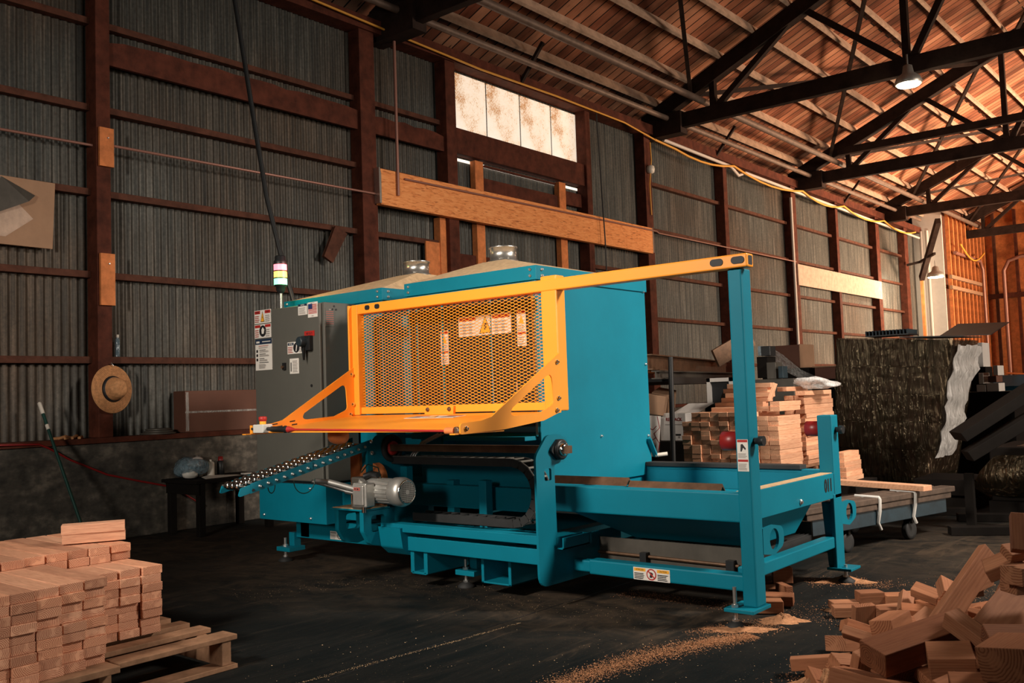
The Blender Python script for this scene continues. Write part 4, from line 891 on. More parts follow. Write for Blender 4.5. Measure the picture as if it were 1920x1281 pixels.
# low cart with strapped timbers
ct = empty('timber_cart', (5.45, 6.78, 0), 'low faded blue cart with strapped grey timbers behind the short post', 'cart')
A = math.radians(-14.6); RM = Matrix.Rotation(A, 3, 'Z')
def cl(x, y, z): return Vector((5.45, 6.78, 0)) + RM @ Vector((x, y, z))
def cbox(x0, x1, y0, y1, z0, z1, key, name, bev=.004):
    return MB().hexa([cl(*p) for p in ((x0,y0,z0),(x1,y0,z0),(x1,y1,z0),(x0,y1,z0),(x0,y0,z1),(x1,y0,z1),(x1,y1,z1),(x0,y1,z1))], key).build(name, ct, bevel=bev)
cbox(.40, .46, -.85, .75, .155, .255, 'cartblue', 'side_rail'); cbox(-.08, -.02, -.85, .75, .155, .255, 'cartblue', 'side_rail')
cbox(-.02, .40, .67, .73, .155, .25, 'cartblue', 'end_rail'); cbox(-.02, .40, -.83, -.77, .155, .25, 'cartblue', 'end_rail')
for k in range(3): cbox(.36-.13*k, .475-.13*k, -.90+.03*k, .80-.05*k, .2565, .298, 'greywood', 'timber', .006)
for k in range(2): cbox(.375-.13*k, .485-.13*k, -.92, .84-.06*k, .2995, .340, 'greywood', 'timber', .006)
cbox(-.07, .09, -.7, .6, .2565, .29, 'dark', 'deck', .004)
for y in (.30, -.13):
    MB().tube([cl(.30, y, .343), cl(.487, y, .343), cl(.492, y, .33), cl(.482, y+.01, .25), cl(.470, y+.0, .17), cl(.47, y+.03, .12)], .011, 'strap', 6).build('strap', ct)
for x, y in ((.41, .33), (.41, -.42), (-.05, .33), (-.05, -.42)):
    MB().lathe(cl(x, y, .066), RM @ X_, [(-.02,.04),(-.02,.064),(-.012,.066),(.012,.066),(.02,.064),(.02,.04)], 'rubber', 20).box(*[v for v in (cl(x,y,0).x-.03, cl(x,y,0).x+.03, cl(x,y,0).y-.02, cl(x,y,0).y+.02, .115, .156)], 'dark').build('caster', ct)
tag(MB().obox((5.72, 7.06, .3725), (.78, .10, .040), (0, 0, math.radians(-18)), 'pine_red').build('loose_board', bevel=.004), 'single long board lying loose across the cart timbers', 'board')

# heap of offcuts near the camera
OFFCUTS = [
(7.108, 3.728, 0.323, 0.5, 0.085, 0.036, 72, 33, 70, 'long pale two-by-four leaning up the offcut heap'),
(7.058, 3.399, 0.223, 0.4, 0.12, 0.085, 58, 9, 12, 'broad reddish block lying across the front of the offcut heap'),
(7.232, 3.717, 0.279, 0.48, 0.06, 0.036, 78, 35, 40, 'narrow dark stick behind the long pale two-by-four'),
(7.325, 3.695, 0.345, 0.52, 0.15, 0.05, 76, 22, 35, 'wide weathered slab on the upper side of the offcut heap'),
(7.182, 3.31, 0.199, 0.14, 0.12, 0.085, 20, 4, 14, 'squarish chunk below the broad reddish block'),
(7.257, 3.4, 0.258, 0.26, 0.062, 0.062, -24, -24, 10, 'square stick sloping down with its bright sawn end up'),
(6.794, 3.715, 0.123, 0.24, 0.06, 0.036, 5, -12, -35, 'short board tilted downhill at the sawdust edge of the heap'),
(6.817, 3.959, 0.046, 0.22, 0.085, 0.045, 32, 0, 0, 'flat board half under the broad reddish block'),
(7.008, 3.223, 0.104, 0.36, 0.14, 0.06, 2, -6, -12, 'large scarred board at the near bottom of the heap'),
(6.84, 3.451, 0.09, 0.16, 0.11, 0.036, -40, 68, 20, 'upright offcut half buried in sawdust'),
(6.79, 3.641, 0.104, 0.13, 0.08, 0.04, -30, 40, 15, 'stubby offcut leaning beside the half buried one'),
(7.12, 3.385, 0.127, 0.15, 0.075, 0.04, 65, 5, 30, 'notched offcut in the gap under the squarish chunk'),
(7.215, 3.19, 0.153, 0.12, 0.075, 0.04, 70, 5, 20, 'little offcut just below the notched one'),
(7.37, 2.992, 0.207, 0.2, 0.15, 0.07, 18, 3, 10, 'thick pale block at the very bottom of the heap'),
(7.433, 3.032, 0.314, 0.16, 0.14, 0.1, 80, 5, -8, 'big end-grain block by the frame edge low on the heap'),
(7.348, 3.251, 0.235, 0.12, 0.05, 0.045, 80, 12, 30, 'small pale wedge beside the sloping square stick'),
(7.379, 3.27, 0.305, 0.16, 0.08, 0.06, 30, 0, 25, 'shaded knotty offcut behind the small pale wedge'),
(7.361, 3.515, 0.603, 0.13, 0.042, 0.042, 100, 62, 10, 'stub standing almost upright on the crest of the heap'),
(7.294, 3.592, 0.479, 0.12, 0.075, 0.05, 15, 25, 25, 'dark cube under the crest stub'),
(7.353, 3.563, 0.533, 0.1, 0.06, 0.035, 45, 5, 30, 'pale chip lying over the dark cube'),
(7.378, 3.514, 0.468, 0.13, 0.085, 0.06, 60, 0, 0, 'bright red-brown block beside the crest'),
(7.372, 3.579, 0.418, 0.16, 0.085, 0.04, 50, 0, 0, 'flat block under the bright red-brown one'),
(7.303, 3.745, 0.455, 0.12, 0.05, 0.04, 120, 45, 10, 'splintered stick poking out under the dark cube'),
(6.325, 4.651, 0.03, 0.13, 0.085, 0.036, 36, 0, 0, 'thin dark offcut furthest out on the floor toward the short post'),
(6.382, 4.527, 0.03, 0.13, 0.075, 0.05, 36, 0, 0, 'reddish offcut in front of the thin dark one'),
(6.501, 4.421, 0.051, 0.09, 0.105, 0.036, -38, 80, 0, 'offcut on edge with striped grain facing the floor sweep'),
(6.421, 4.737, 0.047, 0.12, 0.085, 0.09, 42, 0, 0, 'orange topped block in the row beyond the striped offcut'),
(6.531, 4.805, 0.04, 0.13, 0.085, 0.075, 38, 0, 0, 'orange topped block second in the far row'),
(6.621, 4.903, 0.04, 0.13, 0.085, 0.075, 40, 0, 0, 'paler topped block ending the far row'),
(6.578, 4.582, 0.05, 0.14, 0.085, 0.036, 42, 3, 0, 'flat thin offcut between the far row and the dark fronted block'),
(6.605, 4.485, 0.042, 0.13, 0.085, 0.08, 36, 0, 0, 'dark fronted block nearest the striped offcut'),
(6.678, 4.474, 0.11, 0.12, 0.06, 0.036, 100, 30, 40, 'small offcut tipped on edge behind the tumbled ones'),
(6.774, 4.467, 0.166, 0.12, 0.06, 0.045, -5, -15, 30, 'tumbled offcut with a pale sawn face'),
(6.724, 4.389, 0.052, 0.1, 0.085, 0.06, 30, 0, 20, 'light offcut resting against the dark fronted block'),
(6.821, 4.258, 0.094, 0.12, 0.075, 0.045, 70, 20, 25, 'offcut wedged upright in the middle of the tumbled group'),
(6.742, 4.294, 0.032, 0.16, 0.085, 0.06, 30, 0, 0, 'long low block nearest the reddish board'),
(6.882, 4.066, 0.11, 0.13, 0.045, 0.036, 70, 12, 30, 'pale splinter board next to the broad reddish block'),
(6.894, 4.383, 0.203, 0.15, 0.085, 0.05, 110, 15, 30, 'wide offcut with a knot above the tumbled group'),
(6.966, 4.148, 0.16, 0.1, 0.07, 0.05, 60, 5, 0, 'dark sided block under the knotty wide offcut'),
(6.844, 4.698, 0.11, 0.13, 0.07, 0.05, 70, 10, 20, 'red-brown block high behind the knotty wide offcut'),
(6.729, 4.872, 0.053, 0.13, 0.06, 0.03, 20, 5, 0, 'thin dark chip at the far rim of the heap'),
(6.816, 4.901, 0.104, 0.16, 0.085, 0.05, 40, 5, 5, 'flat offcut at the far rim beneath the long two-by-four'),
(6.884, 4.881, 0.153, 0.15, 0.08, 0.05, 70, 8, 5, 'offcut at the far rim behind the long two-by-four'),
(6.98, 3.889, 0.16, 0.1, 0.06, 0.04, 50, 0, 10, 'tiny block beside the upper end of the broad reddish block'),
(5.809, 4.892, 0.026, 0.14, 0.07, 0.036, 40, 5, 0, 'flat scrap beside the tall post under the side tube'),
(5.902, 4.715, 0.04, 0.12, 0.075, 0.045, 45, 0, 10, 'pale ended scrap beside the tall post'),
(5.884, 4.92, 0.093, 0.1, 0.085, 0.085, 35, 0, 0, 'round looking stub under the side tube'),
(6.005, 4.673, 0.05, 0.12, 0.04, 0.09, -40, 0, 0, 'scrap standing on edge in front of the round looking stub'),
(6.015, 4.566, 0.04, 0.16, 0.08, 0.05, 20, 0, 5, 'longer dark scrap lying between the edge scrap and the sawdust'),
(6.02, 4.417, 0.035, 0.16, 0.085, 0.06, 30, 0, 0, 'dark scrap nearest the tall post foot')]
FILL = [
(6.799, 4.491, 0.087, 0.187, 0.069, 0.063, 145, 1, 0),
(7.009, 4.156, 0.102, 0.231, 0.069, 0.044, 8, 22, 17),
(7.606, 4.321, 0.053, 0.166, 0.08, 0.04, 171, -6, -24),
(7.54, 3.07, 0.168, 0.183, 0.082, 0.048, 87, -14, -32),
(7.596, 3.349, 0.196, 0.149, 0.099, 0.066, 136, 12, 6),
(7.469, 3.046, 0.084, 0.236, 0.068, 0.067, 160, -4, -9),
(7.119, 3.734, 0.189, 0.174, 0.061, 0.039, 129, 22, 0),
(7.191, 4.109, 0.155, 0.151, 0.084, 0.055, 112, -14, -23),
(7.032, 4.208, 0.048, 0.134, 0.063, 0.064, 140, -6, 13),
(7.422, 5.073, 0.086, 0.177, 0.1, 0.069, 106, 17, -1),
(6.968, 3.372, 0.119, 0.143, 0.063, 0.063, 139, -1, 24),
(6.933, 3.82, 0.048, 0.13, 0.074, 0.067, 177, 11, -1),
(7.171, 4.566, 0.043, 0.15, 0.094, 0.063, 159, 4, -5),
(7.222, 4.923, 0.122, 0.195, 0.071, 0.062, 2, 8, 32),
(7.38, 4.932, 0.07, 0.156, 0.076, 0.069, 163, -16, -28),
(7.11, 3.051, 0.134, 0.212, 0.065, 0.054, 58, 0, -20),
(6.791, 3.219, 0.062, 0.219, 0.082, 0.038, 128, 16, 19),
(7.504, 2.763, 0.048, 0.129, 0.091, 0.042, 128, -11, 14),
(7.063, 3.557, 0.118, 0.161, 0.08, 0.055, 171, -18, 7),
(7.111, 4.629, 0.173, 0.163, 0.088, 0.054, 101, -19, 22),
(7.728, 3.656, 0.131, 0.259, 0.064, 0.039, 13, 14, 18),
(7.164, 4.323, 0.047, 0.21, 0.078, 0.054, 70, -4, -19),
(6.64, 3.854, 0.06, 0.219, 0.093, 0.061, 82, -12, -8),
(7.16, 4.361, 0.17, 0.132, 0.079, 0.053, 129, 17, 20),
(7.375, 4.672, 0.144, 0.24, 0.088, 0.059, 44, 18, -8),
(7.328, 4.851, 0.198, 0.258, 0.06, 0.047, 56, -5, -25),
(7.247, 2.928, 0.095, 0.252, 0.09, 0.052, 19, 20, 14),
(6.789, 3.523, 0.067, 0.215, 0.07, 0.068, 58, -11, 24),
(6.811, 4.512, 0.031, 0.204, 0.071, 0.049, 169, -1, -4),
(7.323, 3.466, 0.063, 0.174, 0.071, 0.042, 173, -20, 22),
(7.675, 4.547, 0.06, 0.19, 0.062, 0.057, 126, -11, -34),
(7.258, 3.011, 0.063, 0.184, 0.096, 0.049, 24, 13, 23),
(7.184, 2.818, 0.113, 0.176, 0.082, 0.044, 144, 15, 30),
(7.622, 2.799, 0.068, 0.131, 0.096, 0.061, 137, -14, -31),
(7.541, 4.293, 0.164, 0.186, 0.092, 0.047, 49, -6, -14),
(7.299, 5.04, 0.06, 0.129, 0.08, 0.059, 34, -10, -31),
(7.383, 4.416, 0.066, 0.135, 0.097, 0.054, 74, 8, 16),
(7.204, 2.952, 0.15, 0.15, 0.062, 0.048, 96, 6, -23),
(7.416, 4.009, 0.089, 0.239, 0.092, 0.067, 122, -12, 19),
(7.645, 4.104, 0.306, 0.256, 0.076, 0.068, 169, 13, -34),
(6.991, 4.275, 0.14, 0.226, 0.086, 0.041, 168, 2, 27),
(7.238, 4.724, 0.161, 0.244, 0.074, 0.039, 73, -14, 3),
(7.533, 3.674, 0.085, 0.124, 0.077, 0.056, 5, 7, -20),
(7.183, 5.023, 0.052, 0.137, 0.07, 0.05, 115, 12, 18),
(7.343, 3.395, 0.139, 0.173, 0.08, 0.045, 97, -2, -33),
(7.536, 4.256, 0.254, 0.223, 0.089, 0.07, 68, -5, -35),
(7.364, 4.233, 0.163, 0.26, 0.068, 0.044, 132, 14, -1),
(7.55, 4.018, 0.166, 0.175, 0.085, 0.056, 125, 16, 18),
(7.028, 3.447, 0.077, 0.231, 0.097, 0.043, 153, 17, -30),
(6.958, 4.3, 0.066, 0.236, 0.071, 0.059, 53, -12, -21),
(7.197, 4.585, 0.125, 0.216, 0.073, 0.058, 66, -13, -25),
(7.069, 3.039, 0.066, 0.212, 0.061, 0.061, 107, -2, 0),
(7.707, 3.703, 0.22, 0.209, 0.075, 0.048, 136, 6, -3),
(7.227, 3.35, 0.129, 0.123, 0.086, 0.051, 40, 4, 6),
(6.674, 4.006, 0.075, 0.232, 0.073, 0.047, 39, -20, -22),
(6.772, 4.356, 0.101, 0.151, 0.064, 0.054, 21, -4, 18),
(6.854, 4.587, 0.08, 0.132, 0.07, 0.056, 17, -13, 5),
(7.54, 4.083, 0.245, 0.121, 0.072, 0.047, 164, -6, 20),
(7.625, 4.717, 0.114, 0.145, 0.097, 0.039, 174, 12, 15),
(7.28, 3.178, 0.071, 0.213, 0.086, 0.049, 144, -20, -15),
(6.641, 3.554, 0.058, 0.225, 0.066, 0.046, 20, 7, -4),
(6.866, 3.7, 0.205, 0.18, 0.088, 0.057, 85, 2, -10),
(6.793, 4.031, 0.116, 0.166, 0.067, 0.067, 77, -13, -33),
(6.978, 4.483, 0.105, 0.211, 0.078, 0.061, 95, -5, -15),
(7.294, 4.862, 0.067, 0.187, 0.073, 0.066, 152, -16, 13),
(7.488, 4.473, 0.22, 0.243, 0.07, 0.07, 59, -5, 33),
(6.78, 3.787, 0.058, 0.158, 0.071, 0.063, 110, 11, 20),
(7.603, 5.029, 0.086, 0.257, 0.08, 0.06, 92, 21, 11),
(7.099, 4.44, 0.099, 0.138, 0.075, 0.041, 1, -18, -3),
(7.478, 2.877, 0.092, 0.136, 0.08, 0.046, 80, 9, -6)]
def offcut(x, y, z, L, w_, t, yaw_, pit, rol, lab):
    rm = Matrix.Rotation(math.radians(yaw_), 3, 'Z') @ Matrix.Rotation(math.radians(-pit), 3, 'Y') @ Matrix.Rotation(math.radians(rol), 3, 'X')
    low = min((rm @ Vector((a*L/2, b*w_/2, c*t/2))).z for a in (-1, 1) for b in (-1, 1) for c in (-1, 1))
    z = max(z, .001-low)
    o = MB(); sk = R.uniform(-.12, .12)*w_/L
    a, b, c = L/2, w_/2, t/2
    o.hexa([(-a-b*sk,-b,-c),(a+b*sk*.6,-b,-c),(a-b*sk*.6,b,-c),(-a+b*sk,b,-c),(-a-b*sk,-b,c),(a+b*sk*.6,-b,c),(a-b*sk*.6,b,c),(-a+b*sk,b,c)], 'pine_old')
    o = o.build('wood_offcut', None, bevel=.003, origin=(0, 0, 0)); o.location = (x, y, z); o.rotation_euler = rm.to_euler()
    return tag(o, lab, 'offcut', 'wood offcuts in the heap')
for q in OFFCUTS: offcut(*q[:9], q[9])
# the body of the heap: rougher blocks between and under the ones above
for q in FILL: offcut(*q, 'rough wood block half buried in the body of the offcut heap')

# sawdust: mounds and thin sweeps
def mound(name, cx, cy, rx, ry, h_, ang_, label, seed, key='sawdust'):
    q = random.Random(seed); m = MB(); N, K = 9, 28; ph = [q.uniform(0, 6.28) for _ in range(4)]; vs = [(cx, cy, h_+.0005)]; fs = []
    ca, sa = math.cos(ang_), math.sin(ang_)
    for i in range(1, N+1):
        r = i/N
        for k in range(K):
            t = 2*PI*k/K; e = 1+.25*math.sin(2*t+ph[0])+.15*math.sin(5*t+ph[1])+.08*math.sin(9*t+ph[2])
            x, y = rx*r*e*math.cos(t), ry*r*e*math.sin(t)
            z = h_*(1-r)**1.3*(1+.35*q.uniform(-1, 1))+(.0015 if i < N else 0)
            vs.append((cx+x*ca-y*sa, cy+x*sa+y*ca, max(.0004, z)))
    for k in range(K): fs.append((0, 1+k, 1+(k+1) % K))
    for i in range(N-1):
        for k in range(K): fs.append((1+i*K+k, 1+(i+1)*K+k, 1+(i+1)*K+(k+1) % K, 1+i*K+(k+1) % K))
    m.add(vs, fs, key, True); o = m.build(name); o['kind'] = 'stuff'; o['label'] = label; return o
mound('sawdust_mound', 6.06, 4.05, .13, .07, .016, .4, 'sawdust around the tall post foot', 1)
mound('sawdust_mound', 6.16, 4.30, .11, .07, .035, .3, 'small heap of sawdust behind the tall post', 2)
mound('sawdust_mound', 6.08, 5.33, .13, .08, .035, .5, 'sawdust under the short post', 3)
mound('sawdust_mound', 6.32, 4.66, .09, .045, .02, .6, 'sawdust by the reddish floor offcut', 4)
mound('sawdust_mound', 6.80, 3.25, .24, .22, .12, .5, 'sawdust drift at the edge of the offcut heap', 5)
def flakes(name, path, width, count, seed, label, size=.0035, key='sawdust'):
    q = random.Random(seed); m = MB(); vs = []; fs = []
    seg = [(Vector(a), Vector(b)) for a, b in zip(path[:-1], path[1:])]; Ls = [(b-a).length for a, b in seg]; tot = sum(Ls)
    for i in range(count):
        d = q.uniform(0, tot); k = 0
        while d > Ls[k] and k < len(Ls)-1: d -= Ls[k]; k += 1
        a, b = seg[k]; p = a+(b-a)*(d/Ls[k]); w_ = p.z
        n_ = Vector((-(b-a).y, (b-a).x, 0)).normalized(); off = q.gauss(0, 1)*w_*width
        p = Vector((p.x, p.y, 0))+n_*off; s_ = size*q.uniform(.5, 1.7); t = q.uniform(0, 6.28); z = q.uniform(.0006, .004)
        c0 = len(vs); cs, sn = math.cos(t)*s_, math.sin(t)*s_; tl = q.uniform(0, .8)*s_
        vs += [(p.x+cs, p.y+sn, z), (p.x-sn*.6, p.y+cs*.6, z+tl), (p.x-cs, p.y-sn, z+tl*.3), (p.x+sn*.6, p.y-cs*.6, z)]
        fs.append((c0, c0+1, c0+2, c0+3))
    m.add(vs, fs, key); o = m.build(name); o['kind'] = 'stuff'; o['label'] = label; return o
flakes('sawdust', [(6.16, 3.98, .5), (6.03, 3.74, .9), (5.95, 3.50, 1.0), (5.89, 3.24, .9), (5.86, 2.95, .8), (5.83, 2.7, .8)], .05, 15000, 11, 'swept trail of sawdust flakes in front of the tall post', .0023)
flakes('sawdust', [(4.96, 2.2, .6), (5.0, 2.65, .6), (5.07, 3.2, .5), (5.1, 3.6, .6)], .010, 1100, 12, 'thin line of sawdust along the floor joint', .0018, 'dust')
flakes('sawdust', [(3.3, 3.2, 1), (3.5, 4.0, 1), (4.2, 4.0, 1), (4.9, 3.9, 1), (5.6, 4.05, 1)], .13, 1300, 13, 'scattered sawdust below the front of the machine', .0018, 'dust')
flakes('sawdust', [(4.6, 2.6, 1), (6.3, 2.9, 1), (6.9, 4.9, 1)], .5, 700, 14, 'loose flakes scattered over the open floor', .0025, 'dust')
flakes('sawdust', [(6.2, 4.4, .6), (6.5, 4.8, 1), (6.9, 5.6, 1)], .2, 2500, 15, 'loose sawdust beyond the offcuts', .0022)
flakes('sawdust', [(6.15, 4.22, 1), (6.0, 3.95, 1), (5.9, 4.0, 1)], .06, 2500, 16, 'loose sawdust around the tall post', .0024)
flakes('sawdust', [(5.9, 5.2, 1), (6.2, 5.4, 1), (6.35, 5.3, 1)], .07, 1500, 17, 'loose sawdust around the short post', .0024)
flakes('sawdust', [(6.62, 3.75, 1), (6.65, 3.3, 1), (6.75, 2.9, 1)], .07, 3500, 18, 'loose sawdust at the edge of the offcut heap', .0024)
flakes('sawdust', [(5.15, 4.45, 1), (5.95, 4.45, 1)], .05, 2000, 19, 'loose sawdust under the bottom tube', .0024)
struct(MB().box(5.02, 5.026, -3, 9, 0.0002, 0.0012, 'ink').build('floor_joint'), 'thin joint in the floor')
# ------------------------------------------------------------ things along the near wall
o = empty('straw_hat', (.22, 4.045, 1.30), 'straw hat with dark band hanging on the nearest wall post', 'hat'); ax = Vector((1, .22, .05)).normalized()
prof = [(.004+.0035*(k % 2)-.012*(k/18)**2, .100+.110*k/18) for k in range(19)]+[(-.018, .206), (-.006, .10)]
MB().lathe((.225, 4.045, 1.30), ax, prof, 'straw', 48, False).build('brim', o)
hp_ = Vector((.228, 4.045, 1.30))
MB().lathe(hp_, ax, [(0,.112),(.03,.100),(.075,.088),(.105,.070),(.118,.045),(.108,.02)], 'straw', 32).build('crown', o)
MB().lathe(hp_, ax, [(0,.114),(.002,.116),(.024,.107),(.026,.100)], 'ink', 32).build('band', o)
MB().tube([(.205, 4.04, 1.515), (.235, 4.03, 1.53), (.235, 4.05, 1.50)], .003, 'zinc', 6).build('hook', o)
for z0, z1, lab in ((3.255, 3.60, 'orange wood block screwed on the nearest wall post behind the conduit'), (2.03, 2.485, 'orange wood block screwed on the nearest wall post above the straw hat')):
    m = MB().box(.202, .232, 3.945, 4.075, z0, z1, 'orangewood'); bolt(m, (.232, 4.02, z1-.09), X_, .009)
    tag(m.build('wood_block', bevel=.004), lab, 'wood block')
m = MB().prism([(6.46, 2.70), (6.58, 2.64), (6.79, 2.98), (6.63, 3.05)], 'x', .115, .15, 'girtwood'); tag(m.build('board_scrap', bevel=.003), 'short dark red board hanging slanted under a girt between the two nearest posts', 'board')
o = empty('pale_board', (.14, 3.2, 2.49), 'square pale board fixed to the metal wall before the first post', 'board')
m = MB().prism([(2.70, 2.50), (3.575, 2.495), (3.60, 3.055), (2.70, 3.06)], 'x', .115, .135, 'card'); m.build('panel', o, bevel=.002)
MB().add([(.137, 3.42, 2.73), (.137, 3.20, 2.56), (.137, 2.8, 2.56), (.137, 2.9, 2.95), (.137, 3.19, 2.95)], [(0,1,2,3,4)], 'patch').build('worn_patch', o)
MB().add([(.139, 3.17, 3.05), (.175, 3.42, 2.92), (.20, 3.36, 2.86), (.19, 3.24, 2.80), (.145, 2.9, 2.63), (.139, 2.9, 3.0)], [(0,1,2,3),(0,3,4,5)], 'greysteel').build('peeling_sheet', o)
o = tag(MB().lathe((.07, 4.17, 1.592), Z_, [(0,.021),(.15,.021),(.165,.012),(.17,.014),(.195,.014)], 'bag', 14).lathe((.07, 4.17, 1.762), Z_, [(0,.015),(.026,.015)], 'whiteplas', 12).build('slim_bottle'), 'slim clear blue bottle with white cap standing on a girt by the post', 'bottle')
o = empty('cardboard_box', (.13, 5.15, .885), 'long reddish cardboard box lying on the wall sill', 'box')
MB().box(.03, .235, 4.73, 5.75, .886, 1.272, 'carddark').build('carton', o, bevel=.006)
MB().box(.2345, .2375, 4.735, 4.765, .90, 1.26, 'film').box(.235, .237, 4.73, 5.75, 1.065, 1.082, 'film').build('tape', o)
o = MB()
for k in range(3): o.lathe((.13, 4.52, .886+.018*k), Z_, [(0,.15-.02*k),(.012,.155-.02*k),(.017,.13-.02*k)], 'greysteel', 18)
tag(o.build('folded_sack'), 'folded grey sack lying flat on the sill next to the cardboard box', 'sack')
o = MB()
for k in range(5): o.tube([(.14+.02*k, 3.55+.05*k, .893), (.16, 3.62+.045*k, .90+.012*(k % 2)), (.12, 3.70+.03*k, .892)], .014, 'straw', 6)
tag(o.build('work_glove'), 'crumpled tan glove on the sill behind the broom handle', 'glove')
o = empty('broom', (.74, 3.47, .05), 'dark green pole with white grip leaning against the low wall behind the pallet stack', 'broom')
a, b = Vector((.262, 3.405, 1.20)), Vector((.85, 3.51, .10)); d = b-a
MB().tube([a+d*.07, a+d*.95], .0125, 'green', 12).build('handle', o)
MB().tube([a, a+d*.005, a+d*.085], [.010, .016, .016], 'whiteplas', 12).build('grip', o)
MB().tube([a+d*.165, a+d*.20], .0145, 'whiteplas', 12).tube([a+d*.885, a+d*.95], .0145, 'whiteplas', 12).build('collar', o)
MB().obox(b+Vector((0,0,-.07)), (.10, .36, .06), (0, 0, .2), 'black').build('brush_head', o)
tag(MB().tube([(.272, 2.2, .90), (.272, 3.113, .872), (.262, 3.40, .862), (.256, 3.50, .815), (.245, 3.657, .719), (.24, 3.976, .568), (.24, 4.265, .487), (.24, 4.6, .40), (.25, 4.9, .2)], .009, 'redplas', 8).build('air_hose'), 'thin red hose trailing down the face of the low wall', 'hose')
# bench with clutter
o = empty('bench', (.54, 4.86, 0), 'low dark bench against the concrete wall beside the machine', 'bench')
MB().box(.27, .83, 4.46, 5.30, .455, .485, 'dark').build('bench_top', o, bevel=.004)
for x in (.30, .76):
    for y in (4.50, 5.20): MB().box(x, x+.06, y, y+.06, .001, .455, 'dark').build('leg', o, bevel=.003)
MB().box(.30, .82, 4.49, 4.51, .36, .455, 'dark').build('apron', o)
def blob(name, c, r, key, seed, amp=.25, sub=3):
    import bmesh
    bm = bmesh.new(); bmesh.ops.create_icosphere(bm, subdivisions=sub, radius=1); q = random.Random(seed)
    dirs = [(Vector((q.uniform(-1,1), q.uniform(-1,1), q.uniform(-1,1))).normalized(), q.uniform(.5, 1)) for _ in range(14)]
    m = MB(); vs = []
    for v in bm.verts:
        s = 1+amp*(sum(max(0, v.co.dot(d))**6*k for d, k in dirs)-.5)+amp*.25*math.sin(9*v.co.x+5*v.co.z+seed)
        z = max(-.92, v.co.z*s); vs.append((c[0]+v.co.x*s*r[0], c[1]+v.co.y*s*r[1], c[2]+z*r[2]))
    fs = [tuple(v.index for v in f.verts) for f in bm.faces]; bm.free()
    m.add(vs, fs, key, True); return m.build(name)
o = empty('plastic_bag', (.52, 4.63, .486), 'crumpled clear blue plastic bag of bottles on the bench', 'bag')
b_ = blob('wrapped_bundle', (.52, 4.62, .572), (.14, .135, .09), 'bag', 4); b_.parent = o; b_.location = b_.location-ORG[o.name]
b_ = blob('white_lump', (.55, 4.64, .630), (.06, .075, .045), 'boxwhite', 8); b_.parent = o; b_.location = b_.location-ORG[o.name]
b_ = blob('pale_lump', (.60, 4.56, .535), (.05, .055, .042), 'paper', 9); b_.parent = o; b_.location = b_.location-ORG[o.name]
def can(loc, key, cap, lab):
    x, y, z = loc; o = empty('spray_can', loc, lab, 'can')
    MB().lathe((x, y, z), Z_, [(0,.028),(.002,.033),(.125,.033),(.137,.022)], key, 18).build('can_body', o)
    if cap: MB().lathe((x, y, z+.137), Z_, [(0,.024),(.035,.022),(.037,.015)], cap, 16).build('cap', o)
    else: MB().lathe((x, y, z+.137), Z_, [(0,.010),(.018,.010)], 'whiteplas', 12).build('nozzle', o)
can((.55, 4.785, .486), 'whiteplas', None, 'white spray can without cap on the bench')
can((.50, 4.92, .486), 'black', 'redplas', 'black spray can with red cap on the bench')
tag(MB().lathe((.35, 4.78, .486), Z_, [(0,.045),(.15,.045),(.17,.036),(.19,.036)], 'greysteel', 18).build('tin'), 'grey tin standing behind the plastic bag on the bench', 'tin')
m = MB().add([(.76,4.60,.488),(.74,4.98,.490),(.60,5.02,.489),(.56,4.75,.505),(.66,4.62,.50)], [(0,1,2,3,4)], 'paper'); tag(m.build('paper_sheet'), 'crumpled sheet of paper at the front of the bench', 'paper')
tag(MB().box(.62, .68, 5.05, 5.13, .486, .50, 'paper').build('folded_rag', bevel=.003), 'small folded white rag at the bench end by the ramp', 'rag')
tag(MB().lathe((.245, 13.19, 4.75), Z_, [(-.07,.03),(-.05,.06),(0,.07),(.05,.06),(.07,.02)], 'whiteplas', 16).build('wall_camera'), 'small white round camera on the post at the end of the header beam', 'camera')

# ------------------------------------------------------------ things behind the machine
# storage rack
o = empty('storage_rack', (2.9, 9.6, 0), 'steel rack with long beams stored on it behind the machine', 'rack')
MB().tube([(3.265, 8.3, .0), (3.293, 8.3, 1.46)], .027, 'black', 12).build('upright', o, bevel=0)
MB().box(2.15, 2.21, 11.2, 11.26, 0, 1.42, 'black').box(2.2, 2.26, 8.6, 8.66, 0, 1.42, 'black').build('rear_upright', o)
for z in (1.22,): MB().bar((3.26, 8.36, z), (2.5, 11.3, z), .04, .07, 'black').build('shelf_beam', o)
MB().bar((2.2, 8.63, 1.22), (2.18, 11.23, 1.22), .04, .06, 'black').build('shelf_beam', o)
for y in (8.5, 11.2): MB().bar((3.24 if y < 9 else 2.52, y, 1.235), (2.2, y, 1.235), .04, .04, 'black').build('cross_bar', o)
def beam(a, b, w_, h_, key, lab, name='steel_beam', i=True):
    a, b = Vector(a), Vector(b); d = (b-a).normalized(); sd = d.cross(Z_); m = MB()
    if i:
        m.bar(a+Z_*(h_/2-.006), b+Z_*(h_/2-.006), w_, .012, key).bar(a-Z_*(h_/2-.006), b-Z_*(h_/2-.006), w_, .012, key).bar(a, b, .012, h_-.02, key)
    else: m.bar(a, b, w_, h_, key)
    return tag(m.build(name), lab, 'beam')
beam((3.10, 8.15, 1.415), (2.45, 11.15, 1.39), .12, .16, 'rust', 'brown steel beam lying highest on the rack behind the machine')
beam((2.90, 8.25, 1.36), (2.32, 11.0, 1.36), .14, .10, 'orangewood', 'orange timber baulk lying behind the brown beam', 'timber_baulk', False)
beam((3.17, 8.2, 1.283), (2.62, 11.2, 1.275), .09, .085, 'greysteel', 'grey steel channel under the brown beam on the rack')
